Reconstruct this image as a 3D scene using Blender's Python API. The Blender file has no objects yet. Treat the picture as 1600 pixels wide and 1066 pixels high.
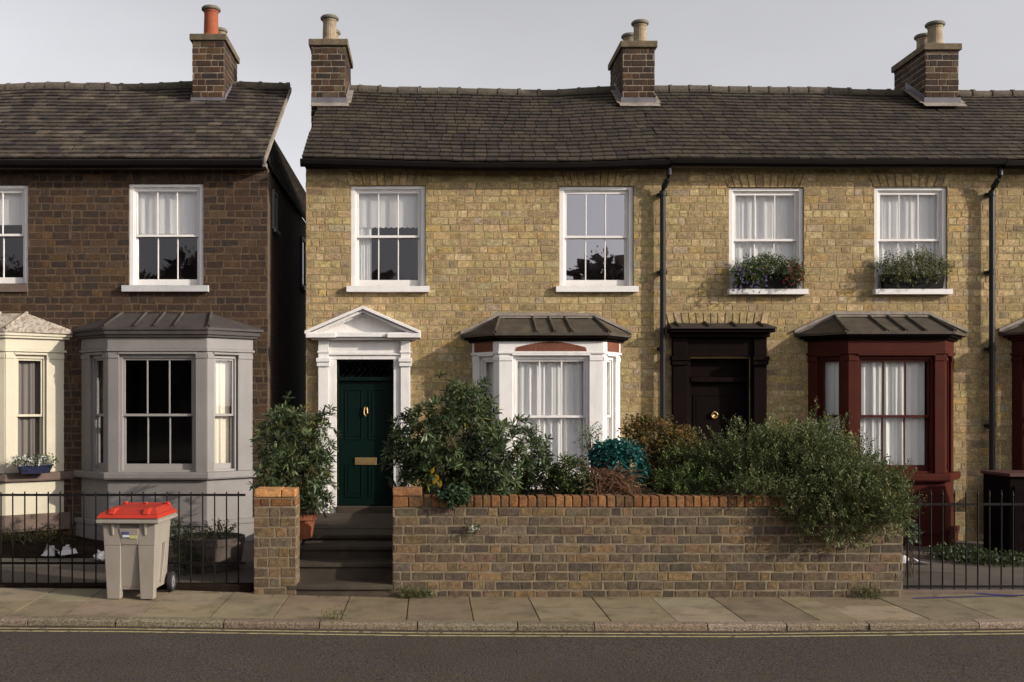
import bpy, math, random
import numpy as np
from mathutils import Vector, noise as mnoise
S = bpy.context.scene
COL = S.collection

# ---------------------------------------------------------------- camera, world, sun, exposure
HC, VX, HY, FPX = 2.17, 672.0, 630.0, 1680.0     # eye height; principal point and focal length in photo pixels
cam = bpy.data.cameras.new("camera"); camo = bpy.data.objects.new("camera", cam); COL.objects.link(camo)
cam.sensor_width = 36.0; cam.lens = 36.0 * FPX / 1600.0
cam.shift_x = (800 - VX) / 1600.0; cam.shift_y = (HY - 533) / 1600.0
cam.clip_end = 3000
camo.location = (0, 0, HC); camo.rotation_euler = (math.radians(90), 0, 0)
S.camera = camo

SUN_EL, SUN_AZ = math.radians(20), math.radians(65)   # azimuth measured from the facade normal towards +X
sd = Vector((math.sin(SUN_AZ) * math.cos(SUN_EL), -math.cos(SUN_AZ) * math.cos(SUN_EL), math.sin(SUN_EL)))
W = bpy.data.worlds.new("World"); S.world = W; W.use_nodes = True
nt = W.node_tree; nt.nodes.clear()
sky = nt.nodes.new("ShaderNodeTexSky"); sky.sky_type = 'NISHITA'; sky.sun_disc = False
sky.sun_elevation = SUN_EL; sky.sun_rotation = math.atan2(sd.x, sd.y)
sky.air_density = 1.0; sky.dust_density = 2.0; sky.ozone_density = 1.0
hsv = nt.nodes.new("ShaderNodeHueSaturation"); hsv.inputs["Saturation"].default_value = 0.16
tint = nt.nodes.new("ShaderNodeMix"); tint.data_type = 'RGBA'; tint.blend_type = 'MULTIPLY'
tint.inputs["Factor"].default_value = 1.0; tint.inputs["B"].default_value = (1.0, 0.965, 0.965, 1)
bg = nt.nodes.new("ShaderNodeBackground"); bg.inputs["Strength"].default_value = 0.145
wo = nt.nodes.new("ShaderNodeOutputWorld")
nt.links.new(sky.outputs[0], hsv.inputs["Color"]); nt.links.new(hsv.outputs[0], tint.inputs["A"])
wtc = nt.nodes.new("ShaderNodeTexCoord"); wno = nt.nodes.new("ShaderNodeTexNoise"); wmp = nt.nodes.new("ShaderNodeMapping"); wmr = nt.nodes.new("ShaderNodeMapRange")
wmp.inputs["Scale"].default_value = (1.6, 1.6, 5.0); wno.inputs["Scale"].default_value = 1.6; wno.inputs["Detail"].default_value = 5.0
wmr.inputs["From Min"].default_value = .3; wmr.inputs["From Max"].default_value = .7; wmr.inputs["To Min"].default_value = .94; wmr.inputs["To Max"].default_value = 1.06
cld = nt.nodes.new("ShaderNodeMix"); cld.data_type = 'RGBA'; cld.blend_type = 'MULTIPLY'; cld.inputs["Factor"].default_value = 1.0
nt.links.new(wtc.outputs["Generated"], wmp.inputs["Vector"]); nt.links.new(wmp.outputs[0], wno.inputs["Vector"]); nt.links.new(wno.outputs["Fac"], wmr.inputs["Value"])
nt.links.new(tint.outputs["Result"], cld.inputs["A"]); nt.links.new(wmr.outputs[0], cld.inputs["B"])
nt.links.new(cld.outputs["Result"], bg.inputs["Color"])
nt.links.new(bg.outputs[0], wo.inputs["Surface"])
sun = bpy.data.lights.new("sun", 'SUN'); sun.energy = 3.4; sun.angle = math.radians(0.6); sun.color = (1.0, 0.90, 0.76)
suno = bpy.data.objects.new("sun", sun); COL.objects.link(suno)
suno.rotation_euler = sd.to_track_quat('Z', 'Y').to_euler()
S.view_settings.view_transform = 'Standard'; S.view_settings.look = 'None'
S.view_settings.exposure = 0.45; S.view_settings.gamma = 1.0
S.render.engine = 'CYCLES'; S.cycles.use_denoising = True
S.cycles.max_bounces = 8; S.cycles.transparent_max_bounces = 16

# ---------------------------------------------------------------- helpers
DF = 16.0                                        # distance of the house fronts
def X(px, d=DF): return (px - VX) * d / FPX
def Z(py, d=DF): return HC + (HY - py) * d / FPX
GF = ([-12, -6.7, -3.3, -2, -.5, 5.3, 7, 12], [.13, .11, .09, .04, 0, -.005, .04, .06])
GK = ([-12, -6.7, -3, 0, 3, 6.6, 12], [.07, .06, .04, 0, -.01, .03, .04])
def zg(x, y=12.05):
    t = min(1, max(0, (y - 10.6) / 1.45))
    return float(np.interp(x, *GK)) * (1 - t) + float(np.interp(x, *GF)) * t

def prin(nt):
    return nt.nodes["Principled BSDF"]
def nn(nt, kind, **kw):
    n = nt.nodes.new(kind)
    for k, v in kw.items():
        if k.startswith("i_"): n.inputs[k[2:].replace("_", " ")].default_value = v
        else: setattr(n, k, v)
    return n
def mat(name, col=(.5, .5, .5), rough=.8, var=.15, scale=3.0, fine=0.0, fscale=60.0, bump=0.0, attr=False, metal=0.0,
        spec=.3, stain=None, stscale=1.2, stretch=(1, 1, 1), stmin=.5, stmax=.7, coord='Object'):
    m = bpy.data.materials.new(name); m.use_nodes = True
    nt = m.node_tree; p = prin(nt); L = nt.links
    p.inputs["Roughness"].default_value = rough; p.inputs["Metallic"].default_value = metal
    p.inputs["Specular IOR Level"].default_value = spec
    tc = nn(nt, "ShaderNodeTexCoord")
    if attr:
        a = nn(nt, "ShaderNodeAttribute", attribute_name="Col"); c = a.outputs["Color"]
    else:
        r = nn(nt, "ShaderNodeRGB"); r.outputs[0].default_value = (*col, 1); c = r.outputs[0]
    def mul(c, fac_socket, lo, hi):
        mr = nn(nt, "ShaderNodeMapRange", i_From_Min=.3, i_From_Max=.7, i_To_Min=lo, i_To_Max=hi)
        L.new(fac_socket, mr.inputs["Value"])
        mx = nn(nt, "ShaderNodeMix", data_type='RGBA', blend_type='MULTIPLY'); mx.inputs["Factor"].default_value = 1
        L.new(c, mx.inputs["A"]); L.new(mr.outputs[0], mx.inputs["B"]); return mx.outputs["Result"]
    n1 = nn(nt, "ShaderNodeTexNoise", i_Scale=scale, i_Detail=5.0, i_Roughness=.6)
    L.new(tc.outputs[coord], n1.inputs["Vector"])
    if var: c = mul(c, n1.outputs["Fac"], 1 - var, 1 + var)
    n2 = nn(nt, "ShaderNodeTexNoise", i_Scale=fscale, i_Detail=4.0, i_Roughness=.65)
    L.new(tc.outputs[coord], n2.inputs["Vector"])
    if fine: c = mul(c, n2.outputs["Fac"], 1 - fine, 1 + fine)
    if stain:
        mp = nn(nt, "ShaderNodeMapping"); mp.inputs["Scale"].default_value = stretch
        L.new(tc.outputs[coord], mp.inputs["Vector"])
        n3 = nn(nt, "ShaderNodeTexNoise", i_Scale=stscale, i_Detail=6.0, i_Roughness=.62)
        L.new(mp.outputs[0], n3.inputs["Vector"])
        mr = nn(nt, "ShaderNodeMapRange", i_From_Min=stmin, i_From_Max=stmax, i_To_Min=0.0, i_To_Max=stain[3])
        L.new(n3.outputs["Fac"], mr.inputs["Value"])
        mx = nn(nt, "ShaderNodeMix", data_type='RGBA'); L.new(mr.outputs[0], mx.inputs["Factor"])
        L.new(c, mx.inputs["A"]); mx.inputs["B"].default_value = (*stain[:3], 1); c = mx.outputs["Result"]
    L.new(c, p.inputs["Base Color"])
    if bump:
        b = nn(nt, "ShaderNodeBump", i_Strength=bump, i_Distance=.01); L.new(n2.outputs["Fac"], b.inputs["Height"])
        L.new(b.outputs[0], p.inputs["Normal"])
    return m
def side_brick(name, c1, c2, cm, ch, bl):
    m = bpy.data.materials.new(name); m.use_nodes = True
    nt = m.node_tree; p = prin(nt); L = nt.links; p.inputs["Roughness"].default_value = .92
    tc = nn(nt, "ShaderNodeTexCoord"); sp = nn(nt, "ShaderNodeSeparateXYZ"); L.new(tc.outputs["Object"], sp.inputs[0])
    ad = nn(nt, "ShaderNodeMath", operation='ADD'); L.new(sp.outputs[0], ad.inputs[0]); L.new(sp.outputs[1], ad.inputs[1])
    cb = nn(nt, "ShaderNodeCombineXYZ"); L.new(ad.outputs[0], cb.inputs[0]); L.new(sp.outputs[2], cb.inputs[1])
    b = nn(nt, "ShaderNodeTexBrick", i_Scale=1.0, i_Brick_Width=bl, i_Row_Height=ch, i_Mortar_Size=.007)
    b.inputs["Color1"].default_value = (*c1, 1); b.inputs["Color2"].default_value = (*c2, 1); b.inputs["Mortar"].default_value = (*cm, 1)
    L.new(cb.outputs[0], b.inputs["Vector"]); L.new(b.outputs["Color"], p.inputs["Base Color"])
    return m
def glass_mat(name, refl, tintc=(.95, .96, .96), boost=.5):
    m = bpy.data.materials.new(name); m.use_nodes = True
    nt = m.node_tree; nt.nodes.clear(); L = nt.links
    o = nn(nt, "ShaderNodeOutputMaterial"); mx = nn(nt, "ShaderNodeMixShader")
    t = nn(nt, "ShaderNodeBsdfTransparent"); t.inputs[0].default_value = (*tintc, 1)
    g = nn(nt, "ShaderNodeBsdfGlossy", i_Roughness=.01); g.inputs[0].default_value = (.95, .93, 1, 1)
    lw = nn(nt, "ShaderNodeFresnel", i_IOR=1.45)
    ma = nn(nt, "ShaderNodeMath", operation='MULTIPLY_ADD'); ma.inputs[1].default_value = boost; ma.inputs[2].default_value = refl
    tc = nn(nt, "ShaderNodeTexCoord"); no = nn(nt, "ShaderNodeTexNoise", i_Scale=2.2, i_Detail=1.0)
    bp = nn(nt, "ShaderNodeBump", i_Strength=.025, i_Distance=.01)
    L.new(tc.outputs["Object"], no.inputs["Vector"]); L.new(no.outputs["Fac"], bp.inputs["Height"]); L.new(bp.outputs[0], g.inputs["Normal"])
    L.new(lw.outputs[0], ma.inputs[0]); L.new(ma.outputs[0], mx.inputs[0])
    L.new(t.outputs[0], mx.inputs[1]); L.new(g.outputs[0], mx.inputs[2]); L.new(mx.outputs[0], o.inputs[0])
    return m
def leaf_mat(name, rough=.42, trans=.22, spec=.35):
    m = bpy.data.materials.new(name); m.use_nodes = True
    nt = m.node_tree; p = prin(nt); L = nt.links
    a = nn(nt, "ShaderNodeAttribute", attribute_name="Col"); L.new(a.outputs["Color"], p.inputs["Base Color"])
    p.inputs["Roughness"].default_value = rough; p.inputs["Specular IOR Level"].default_value = spec
    t = nn(nt, "ShaderNodeBsdfTranslucent"); L.new(a.outputs["Color"], t.inputs["Color"])
    mx = nn(nt, "ShaderNodeMixShader"); mx.inputs[0].default_value = trans
    L.new(p.outputs[0], mx.inputs[1]); L.new(t.outputs[0], mx.inputs[2])
    L.new(mx.outputs[0], nt.nodes["Material Output"].inputs[0])
    return m

# ---------------------------------------------------------------- mesh builder
ROOTLOC = {}
def root(name, loc, label, cat, group=None):
    o = bpy.data.objects.new(name, None); COL.objects.link(o); o.location = loc; o.empty_display_size = .2
    ROOTLOC[o.name] = Vector(loc); o['label'] = label; o['category'] = cat
    if group: o['group'] = group
    return o
def tag(o, label=None, cat=None, group=None, kind=None):
    for k, v in (('label', label), ('category', cat), ('group', group), ('kind', kind)):
        if v: o[k] = v
    return o
class MB:
    def __init__(s, T=None): s.v = []; s.f = []; s.m = []; s.c = []; s.T = T
    def add(s, vs, fs, m=0, c=(1, 1, 1)):
        b = len(s.v)
        if s.T: vs = [s.T(*q) for q in vs]
        s.v.extend(tuple(q) for q in vs)
        for f in fs:
            s.f.append([b + i for i in f]); s.m.append(m); s.c.append(c)
    def hexa(s, p, m=0, c=(1, 1, 1)):            # p: 4 bottom (ccw from above) + 4 top
        s.add(p, [(3, 2, 1, 0), (4, 5, 6, 7), (0, 1, 5, 4), (1, 2, 6, 5), (2, 3, 7, 6), (3, 0, 4, 7)], m, c)
    def box(s, x0, x1, y0, y1, z0, z1, m=0, c=(1, 1, 1)):
        s.hexa([(x0, y0, z0), (x1, y0, z0), (x1, y1, z0), (x0, y1, z0), (x0, y0, z1), (x1, y0, z1), (x1, y1, z1), (x0, y1, z1)], m, c)
    def taper(s, b, zb, t, zt, m=0, c=(1, 1, 1)):  # b,t = (x0,x1,y0,y1)
        s.hexa([(b[0], b[2], zb), (b[1], b[2], zb), (b[1], b[3], zb), (b[0], b[3], zb), (t[0], t[2], zt), (t[1], t[2], zt), (t[1], t[3], zt), (t[0], t[3], zt)], m, c)
    def prism_y(s, poly, y0, y1, m=0, c=(1, 1, 1)):  # poly in (x,z), ccw seen from -Y
        n = len(poly); vs = [(x, y0, z) for x, z in poly] + [(x, y1, z) for x, z in poly]
        s.add(vs, [tuple(range(n)), tuple(range(2 * n - 1, n - 1, -1))] + [((i + 1) % n, i, n + i, n + (i + 1) % n) for i in range(n)], m, c)
    def prism_z(s, poly, z0, z1, m=0, c=(1, 1, 1)):  # poly in (x,y) ccw
        n = len(poly); vs = [(x, y, z0) for x, y in poly] + [(x, y, z1) for x, y in poly]
        s.add(vs, [tuple(range(n - 1, -1, -1)), tuple(range(n, 2 * n))] + [(i, (i + 1) % n, n + (i + 1) % n, n + i) for i in range(n)], m, c)
    def tube(s, pts, r, n=8, m=0, c=(1, 1, 1), cap=True):
        pts = [Vector(p) for p in pts]; rs = r if isinstance(r, (list, tuple)) else [r] * len(pts)
        vs = []; N = len(pts)
        for i, p in enumerate(pts):
            t = (pts[min(i + 1, N - 1)] - pts[max(i - 1, 0)]).normalized()
            a = Vector((0, 0, 1)) if abs(t.z) < .9 else Vector((1, 0, 0))
            u = t.cross(a).normalized(); w = t.cross(u).normalized()
            for k in range(n):
                an = 2 * math.pi * k / n; vs.append(tuple(p + (u * math.cos(an) + w * math.sin(an)) * rs[i]))
        fs = [(i * n + k, i * n + (k + 1) % n, (i + 1) * n + (k + 1) % n, (i + 1) * n + k) for i in range(N - 1) for k in range(n)]
        if cap: fs += [tuple(range(n)), tuple(range(N * n - 1, (N - 1) * n - 1, -1))]
        s.add(vs, fs, m, c)
    def lathe(s, cx, cy, prof, n=20, m=0, c=(1, 1, 1)):  # prof [(r,z)...]
        vs = []; N = len(prof)
        for r, z in prof:
            for k in range(n):
                a = 2 * math.pi * k / n; vs.append((cx + r * math.cos(a), cy + r * math.sin(a), z))
        fs = [(i * n + k, i * n + (k + 1) % n, (i + 1) * n + (k + 1) % n, (i + 1) * n + k) for i in range(N - 1) for k in range(n)]
        fs += [tuple(range(n - 1, -1, -1)), tuple(range((N - 1) * n, N * n))]
        s.add(vs, fs, m, c)
    def build(s, name, mats, parent=None, smooth=False, bevel=0, seg=2):
        mats = mats if isinstance(mats, (list, tuple)) else [mats]
        me = bpy.data.meshes.new(name)
        off = origin(parent)
        me.from_pydata([(a - off.x, b - off.y, c - off.z) for a, b, c in s.v], [], s.f)
        for mm in mats: me.materials.append(mm)
        me.polygons.foreach_set("material_index", s.m)
        if smooth: me.polygons.foreach_set("use_smooth", [True] * len(s.f))
        ca = me.color_attributes.new("Col", 'FLOAT_COLOR', 'CORNER')
        cols = np.ones((len(me.loops), 4), np.float32)
        cnt = np.array([len(f) for f in s.f]); cols[:, :3] = np.repeat(np.array(s.c, np.float32).reshape(-1, 3), cnt, axis=0)
        ca.data.foreach_set("color", cols.ravel())
        me.update()
        o = bpy.data.objects.new(name, me); COL.objects.link(o)
        if parent: o.parent = parent
        if bevel:
            b = o.modifiers.new("bevel", 'BEVEL'); b.width = bevel; b.segments = seg; b.limit_method = 'ANGLE'; b.angle_limit = math.radians(40)
        if smooth and not bevel:
            pass
        return o
def origin(parent):
    off = Vector((0, 0, 0))
    while parent is not None:
        off = off + Vector(parent.location); parent = parent.parent
    return off
class Frame:                                     # a = along, b = outward, c = up
    def __init__(s, o, u): s.o = Vector(o); s.u = Vector(u).normalized(); s.n = Vector((s.u.y, -s.u.x, 0))
    def __call__(s, a, yb, c): p = s.o + s.u * a - s.n * yb; return (p.x, p.y, s.o.z + c)
WALLF = Frame((0, DF, 0), (1, 0, 0))

def vcol(pal, rng, j=.12):
    c = rng.choices([p[0] for p in pal], [p[1] for p in pal])[0]
    k = 1 + rng.uniform(-j, j)
    return tuple(max(0, q * k * (1 + rng.uniform(-.05, .05))) for q in c)
def brick_face(mb, mp, u0, u1, z0, z1, holes, ch, SL, HL, pal, rng, m=0, prot=.007, joint=.012, jit=.003, flemish=True, rowshift=None):
    """lay bricks over a rectangle in (u,z); mp(u, n, z) -> world, n outward"""
    k = 0; z = z0
    while z < z1 - .02:
        za, zb = z + joint / 2, min(z + ch - joint / 2, z1)
        u = u0 - rng.uniform(0, SL + HL)
        st = (k % 2 == 0)
        while u < u1:
            ln = (SL if st else HL) * rng.uniform(.93, 1.08)
            if flemish: st = not st if rng.random() < .88 else st
            a, b = max(u + joint / 2, u0), min(u + ln - joint / 2, u1); u += ln
            if b - a < .025: continue
            segs = [(a, b, za, zb)]
            for h in holes:
                new = []
                for (p, q, r, t) in segs:
                    if q <= h[0] or p >= h[1] or t <= h[2] or r >= h[3]: new.append((p, q, r, t)); continue
                    if p < h[0] - .02: new.append((p, h[0], r, t))
                    if q > h[1] + .02: new.append((h[1], q, r, t))
                    pp, qq = max(p, h[0]), min(q, h[1])
                    if r < h[2] - .015: new.append((pp, qq, r, h[2]))
                    if t > h[3] + .015: new.append((pp, qq, h[3], t))
                segs = new
            c = vcol(pal, rng)
            for (p, q, r, t) in segs:
                brick(mb, mp, [(p, r), (q, r), (q, t), (p, t)], prot * rng.uniform(.6, 1.4), c, rng, m, jit)
        z += ch; k += 1
def brick(mb, mp, quad, pr, c, rng, m=0, jit=.003):
    cu = sum(q[0] for q in quad) / 4; cz = sum(q[1] for q in quad) / 4
    k_ = 1 + .24 * mnoise.noise(Vector((cu * .8, cz * 1.5, 3.3))) + .16 * mnoise.noise(Vector((cu * 2.3, cz * 4.5, 9.1))); c = tuple(q * k_ for q in c)
    q = [(a + rng.uniform(-jit, jit), b + rng.uniform(-jit, jit)) for a, b in quad]
    vs = [mp(a, -.004, b) for a, b in q]
    for a, b in q:
        da, db = a - cu, b - cz; e = .006
        vs.append(mp(cu + math.copysign(max(abs(da) - e, 0), da), pr, cz + math.copysign(max(abs(db) - e, 0), db)))
    mb.add(vs, [(4, 5, 6, 7), (0, 1, 5, 4), (1, 2, 6, 5), (2, 3, 7, 6), (3, 0, 4, 7)], m, c)
def grid_wall(mb, x0, x1, z0, z1, y, holes, depth, m=0):
    xs = sorted({x0, x1, *[h[0] for h in holes], *[h[1] for h in holes]}); zs = sorted({z0, z1, *[h[2] for h in holes], *[h[3] for h in holes]})
    xs = [a for a in xs if x0 <= a <= x1]; zs = [a for a in zs if z0 <= a <= z1]
    for i in range(len(xs) - 1):
        for j in range(len(zs) - 1):
            cx, cz = (xs[i] + xs[i + 1]) / 2, (zs[j] + zs[j + 1]) / 2
            if any(h[0] < cx < h[1] and h[2] < cz < h[3] for h in holes): continue
            mb.add([(xs[i], y, zs[j]), (xs[i + 1], y, zs[j]), (xs[i + 1], y, zs[j + 1]), (xs[i], y, zs[j + 1])], [(0, 1, 2, 3)], m)
    for h in holes:
        a, b, c, d = h[:4]
        mb.add([(a, y, c), (b, y, c), (b, y, d), (a, y, d), (a, y + depth, c), (b, y + depth, c), (b, y + depth, d), (a, y + depth, d)],
               [(0, 4, 5, 1), (1, 5, 6, 2), (2, 6, 7, 3), (3, 7, 4, 0)], m)

# ---------------------------------------------------------------- materials
M = {}
M['brick_y'] = mat('yellow_stock_brick', rough=.93, var=.34, scale=13, fine=.42, fscale=42, bump=.45, attr=True, stain=(.115, .083, .045, .7), stscale=3.6, stmin=.52, stmax=.70, stretch=(1, 1, 1.8))
M['mortar_y'] = mat('yellow_mortar', (.265, .20, .105), .95, .3, 9, .25, 60, .4)
M['brick_b'] = mat('brown_brick', rough=.93, var=.3, scale=12, fine=.38, fscale=48, bump=.3, attr=True, stain=(.026, .018, .015, .6), stscale=3, stmin=.5, stmax=.75)
M['mortar_b'] = mat('brown_mortar', (.088, .058, .035), .95, .35, 7, .25, 60, .4)
M['brick_w'] = mat('garden_wall_brick', rough=.93, var=.42, scale=16, fine=.4, fscale=50, bump=.45, attr=True, stain=(.055, .042, .028, .75), stscale=6, stmin=.5, stmax=.68)
M['mortar_w'] = mat('garden_wall_mortar', (.175, .138, .092), .95, .35, 6, .3, 60, .5)
M['brick_c'] = mat('chimney_brick', rough=.93, var=.3, scale=7, fine=.3, fscale=45, bump=.6, attr=True, stain=(.03, .026, .024, .6), stscale=1.6, stmin=.48, stmax=.75)
M['mortar_c'] = mat('chimney_mortar', (.20, .16, .12), .95, .35, 6, .3, 60, .4)
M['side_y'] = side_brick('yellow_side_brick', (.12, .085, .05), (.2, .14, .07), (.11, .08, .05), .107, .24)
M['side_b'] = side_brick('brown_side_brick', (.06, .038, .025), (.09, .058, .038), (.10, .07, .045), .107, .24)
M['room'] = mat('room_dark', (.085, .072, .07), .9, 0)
M['white'] = mat('white_paint', (.70, .675, .66), .5, .05, 4, .03, 50, .06, spec=.4, stain=(.42, .38, .32, .5), stscale=4, stretch=(2, 2, .5), stmin=.52, stmax=.8)
M['offwhite'] = mat('window_white_paint', (.70, .675, .665), .45, .05, 5, .03, 50, .05, spec=.4, stain=(.5, .46, .4, .35), stscale=4, stretch=(1, 1, .5), stmin=.55, stmax=.8)
M['grey_paint'] = mat('grey_paint', (.19, .178, .172), .55, .08, 3, .05, 50, .08, spec=.35, stain=(.13, .12, .115, .5), stscale=2.4, stretch=(1, 1, .5), stmin=.5, stmax=.8)
M['grey_trim'] = mat('pale_grey_trim', (.26, .245, .235), .5, .06, 4, .04, 50, .05)
M['grey_sill'] = mat('grey_sill_paint', (.42, .42, .43), .6, .1, 5, .06, 50, .1)
M['cream'] = mat('cream_paint', (.47, .43, .335), .55, .06, 3, .05, 50, .08, stain=(.42, .36, .25, .4), stscale=2.2, stretch=(1, 1, .5), stmin=.52, stmax=.8)
M['brown_sill'] = mat('brown_stone', (.12, .085, .07), .8, .2, 5, .15, 50, .3)
M['red_paint'] = mat('oxblood_paint', (.055, .0105, .0065), .55, .12, 4, .06, 50, .08, spec=.09, stain=(.032, .008, .006, .6), stscale=2.5, stmin=.5, stmax=.8)
M['terra_panel'] = mat('terracotta_panel', (.15, .050, .026), .8, .2, 8, .15, 60, .3)
M['black_door'] = mat('black_brown_paint', (.0070, .0042, .0038), .6, .2, 5, .05, 50, .05, spec=.03)
M['green_door'] = mat('dark_green_paint', (.0018, .0090, .0074), .4, .12, 4, .04, 60, .04, spec=.12)
M['brass'] = mat('brass', (.42, .29, .13), .45, .15, 20, metal=.9)
M['lead_dark'] = mat('dark_roof_lead', (.055, .044, .033), .75, .25, 5, .2, 40, .3, stain=(.085, .07, .035, .6), stscale=5, stmin=.5, stmax=.7)
M['lead_grey'] = mat('grey_roof_felt', (.052, .044, .042), .7, .18, 5, .12, 40, .2, stain=(.03, .025, .023, .6), stscale=3, stmin=.5, stmax=.75)
M['lead_black'] = mat('black_hood_lead', (.030, .021, .019), .7, .2, 5, .15, 40, .2)
M['flashing'] = mat('pale_flashing', (.24, .205, .175), .8, .22, 6, .25, 45, .3, stain=(.10, .085, .065, .7), stscale=4, stmin=.48, stmax=.72)
M['blue_lead'] = mat('blue_grey_lead', (.12, .115, .13), .6, .2, 6, .15, 45, .2)
M['cream_lead'] = mat('pale_bay_roof', (.36, .32, .27), .85, .2, 4, .3, 30, .4, stain=(.14, .10, .07, .8), stscale=9, stretch=(3, 1, 1), stmin=.47, stmax=.62)
M['gutter'] = mat('black_gutter', (.006, .005, .0048), .6, .2, 4, spec=.05)
M['pipe'] = mat('drainpipe_paint', (.009, .0085, .009), .42, .15, 6, .08, 40, .1, spec=.3)
M['soffit'] = mat('grey_fascia', (.16, .14, .13), .7, .15, 4)
M['tile'] = mat('roof_tile', rough=.88, var=.3, scale=5, fine=.35, fscale=40, bump=.5, attr=True, stain=(.068, .058, .032, .6), stscale=1.7, stmin=.48, stmax=.72)
M['tile_left'] = mat('roof_slate_lichen', rough=.88, var=.3, scale=5, fine=.4, fscale=40, bump=.5, attr=True, stain=(.15, .12, .085, .6), stscale=3.2, stmin=.50, stmax=.72)
M['underlay'] = mat('roof_underlay', (.02, .018, .016), .9, 0)
M['ridge'] = mat('ridge_tile', (.082, .068, .052), .9, .3, 5, .3, 40, .5, stain=(.15, .13, .10, .5), stscale=7, stmin=.5, stmax=.7)
M['pot_red'] = mat('red_chimney_pot', (.25, .062, .026), .75, .18, 6, .12, 40, .2, stain=(.15, .06, .04, .6), stscale=5, stmin=.5, stmax=.75)
M['pot_buff'] = mat('buff_chimney_pot', (.27, .21, .14), .85, .25, 6, .2, 40, .3, stain=(.08, .07, .06, .7), stscale=5, stmin=.45, stmax=.72)
M['pot_cap'] = mat('weathered_pot_cap', (.14, .13, .105), .85, .25, 8, .2, 40, .3)
M['cap_stone'] = mat('chimney_cap_stone', (.125, .095, .06), .9, .3, 7, .3, 40, .5, stain=(.05, .045, .04, .6), stscale=5, stmin=.45, stmax=.7)
M['curtain'] = None
M['asphalt'] = mat('asphalt', (.056, .0455, .040), .92, .12, .9, 1.0, 55, 1.0, spec=.15, stain=(.062, .052, .030, .8), stscale=9, stmin=.48, stmax=.66)
M['flag'] = mat('paving_flag', rough=.88, var=.16, scale=3, fine=.14, fscale=70, bump=.35, attr=True, stain=(.065, .052, .034, .75), stscale=3.2, stmin=.5, stmax=.72)
M['joint'] = mat('paving_joint', (.055, .045, .032), .95, .3, 8)
M['kerb'] = mat('granite_kerb', rough=.9, var=.3, scale=9, fine=.8, fscale=60, bump=1.0, attr=True, stain=(.06, .045, .03, .8), stscale=9, stmin=.5, stmax=.7)
M['line'] = mat('yellow_road_paint', (.36, .30, .155), .85, .15, 6, .25, 60, .3, stain=(.06, .05, .04, .9), stscale=14, stmin=.53, stmax=.64)
M['soil'] = mat('garden_soil', (.016, .011, .008), .95, .3, 6, .4, 50, .8, spec=.02)
M['conc'] = mat('garden_concrete', (.085, .07, .056), .9, .2, 2, .15, 50, .3, stain=(.06, .05, .038, .6), stscale=1.3, stmin=.48, stmax=.7)
M['land'] = mat('far_ground', (.07, .075, .05), .95, .2, .3)
M['step'] = mat('stone_step', (.047, .036, .026), .85, .28, 3, .2, 50, .4, stain=(.10, .078, .035, .5), stscale=3.5, stmin=.55, stmax=.72)
M['iron'] = mat('black_iron', (.006, .0055, .006), .5, .15, 10, spec=.15)
M['bin'] = mat('grey_bin_plastic', (.25, .222, .19), .5, .05, 4, .05, 90, .08, spec=.35, stain=(.15, .13, .105, .55), stscale=3, stretch=(1, 1, .5), stmin=.52, stmax=.8)
M['bin_red'] = mat('red_bin_lid', (.36, .027, .013), .45, .06, 4, .03, 60, .05, spec=.4)
M['rubber'] = mat('black_rubber', (.02, .02, .022), .7, .1, 10)
M['hub'] = mat('grey_wheel_hub', (.16, .155, .15), .5, .1, 10)
M['st_white'] = mat('sticker_white', (.6, .6, .66), .5, .05)
M['st_blue'] = mat('sticker_blue', (.07, .08, .16), .5, .05)
M['st_green'] = mat('sticker_olive', (.42, .40, .17), .5, .05)
M['terracotta'] = mat('terracotta', (.19, .062, .028), .8, .2, 6, .15, 40, .2)
M['barrel'] = mat('weathered_wood', (.075, .06, .052), .85, .3, 7, .2, 40, .4)
M['navy'] = mat('navy_glaze', (.013, .016, .045), .35, .1, 5, spec=.5)
M['trough'] = mat('black_trough', (.007, .006, .006), .6, .15, 8, spec=.15)
M['darkwood'] = mat('dark_cupboard_wood', (.006, .004, .004), .8, .25, 6, .1, 40, .2, spec=.02)
M['maroon'] = mat('maroon_lid', (.06, .022, .022), .6, .2, 6)
M['paper'] = mat('white_paper', (.42, .41, .42), .8, .08, 8)
M['litter_blue'] = mat('blue_print', (.10, .12, .2), .8, .1, 8)
M['leaf'] = leaf_mat('leaf'); M['leaf_matt'] = leaf_mat('matt_leaf', .6, .22, .22)
M['petal'] = leaf_mat('petal', .7, .35, .1)
M['bark'] = mat('plant_stem', (.085, .055, .032), .9, .25, 10)
M['twig'] = mat('dead_twig', (.12, .062, .034), .9, .25, 10, attr=False)
M['far_tree'] = leaf_mat('far_tree_leaf', .7, .1, .1)
M['spray'] = mat('blue_marking_paint', (.032, .024, .13), .8, .2, 6, stain=(.14, .12, .09, .8), stscale=14, stmin=.6, stmax=.72)
def curtain_mat(name, col, tr):
    m = bpy.data.materials.new(name); m.use_nodes = True; nt = m.node_tree; p = prin(nt); L = nt.links
    p.inputs["Base Color"].default_value = (*col, 1); p.inputs["Roughness"].default_value = .9; p.inputs["Specular IOR Level"].default_value = .1
    t = nn(nt, "ShaderNodeBsdfTranslucent"); t.inputs[0].default_value = (*col, 1)
    mx = nn(nt, "ShaderNodeMixShader"); mx.inputs[0].default_value = tr
    L.new(p.outputs[0], mx.inputs[1]); L.new(t.outputs[0], mx.inputs[2]); L.new(mx.outputs[0], nt.nodes["Material Output"].inputs[0])
    return m
M['net'] = curtain_mat('white_net', (.90, .89, .88), .12)
M['drape'] = curtain_mat('grey_drape', (.19, .165, .155), .1)
M['cream_drape'] = curtain_mat('cream_drape', (.62, .57, .47), .1)
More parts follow.
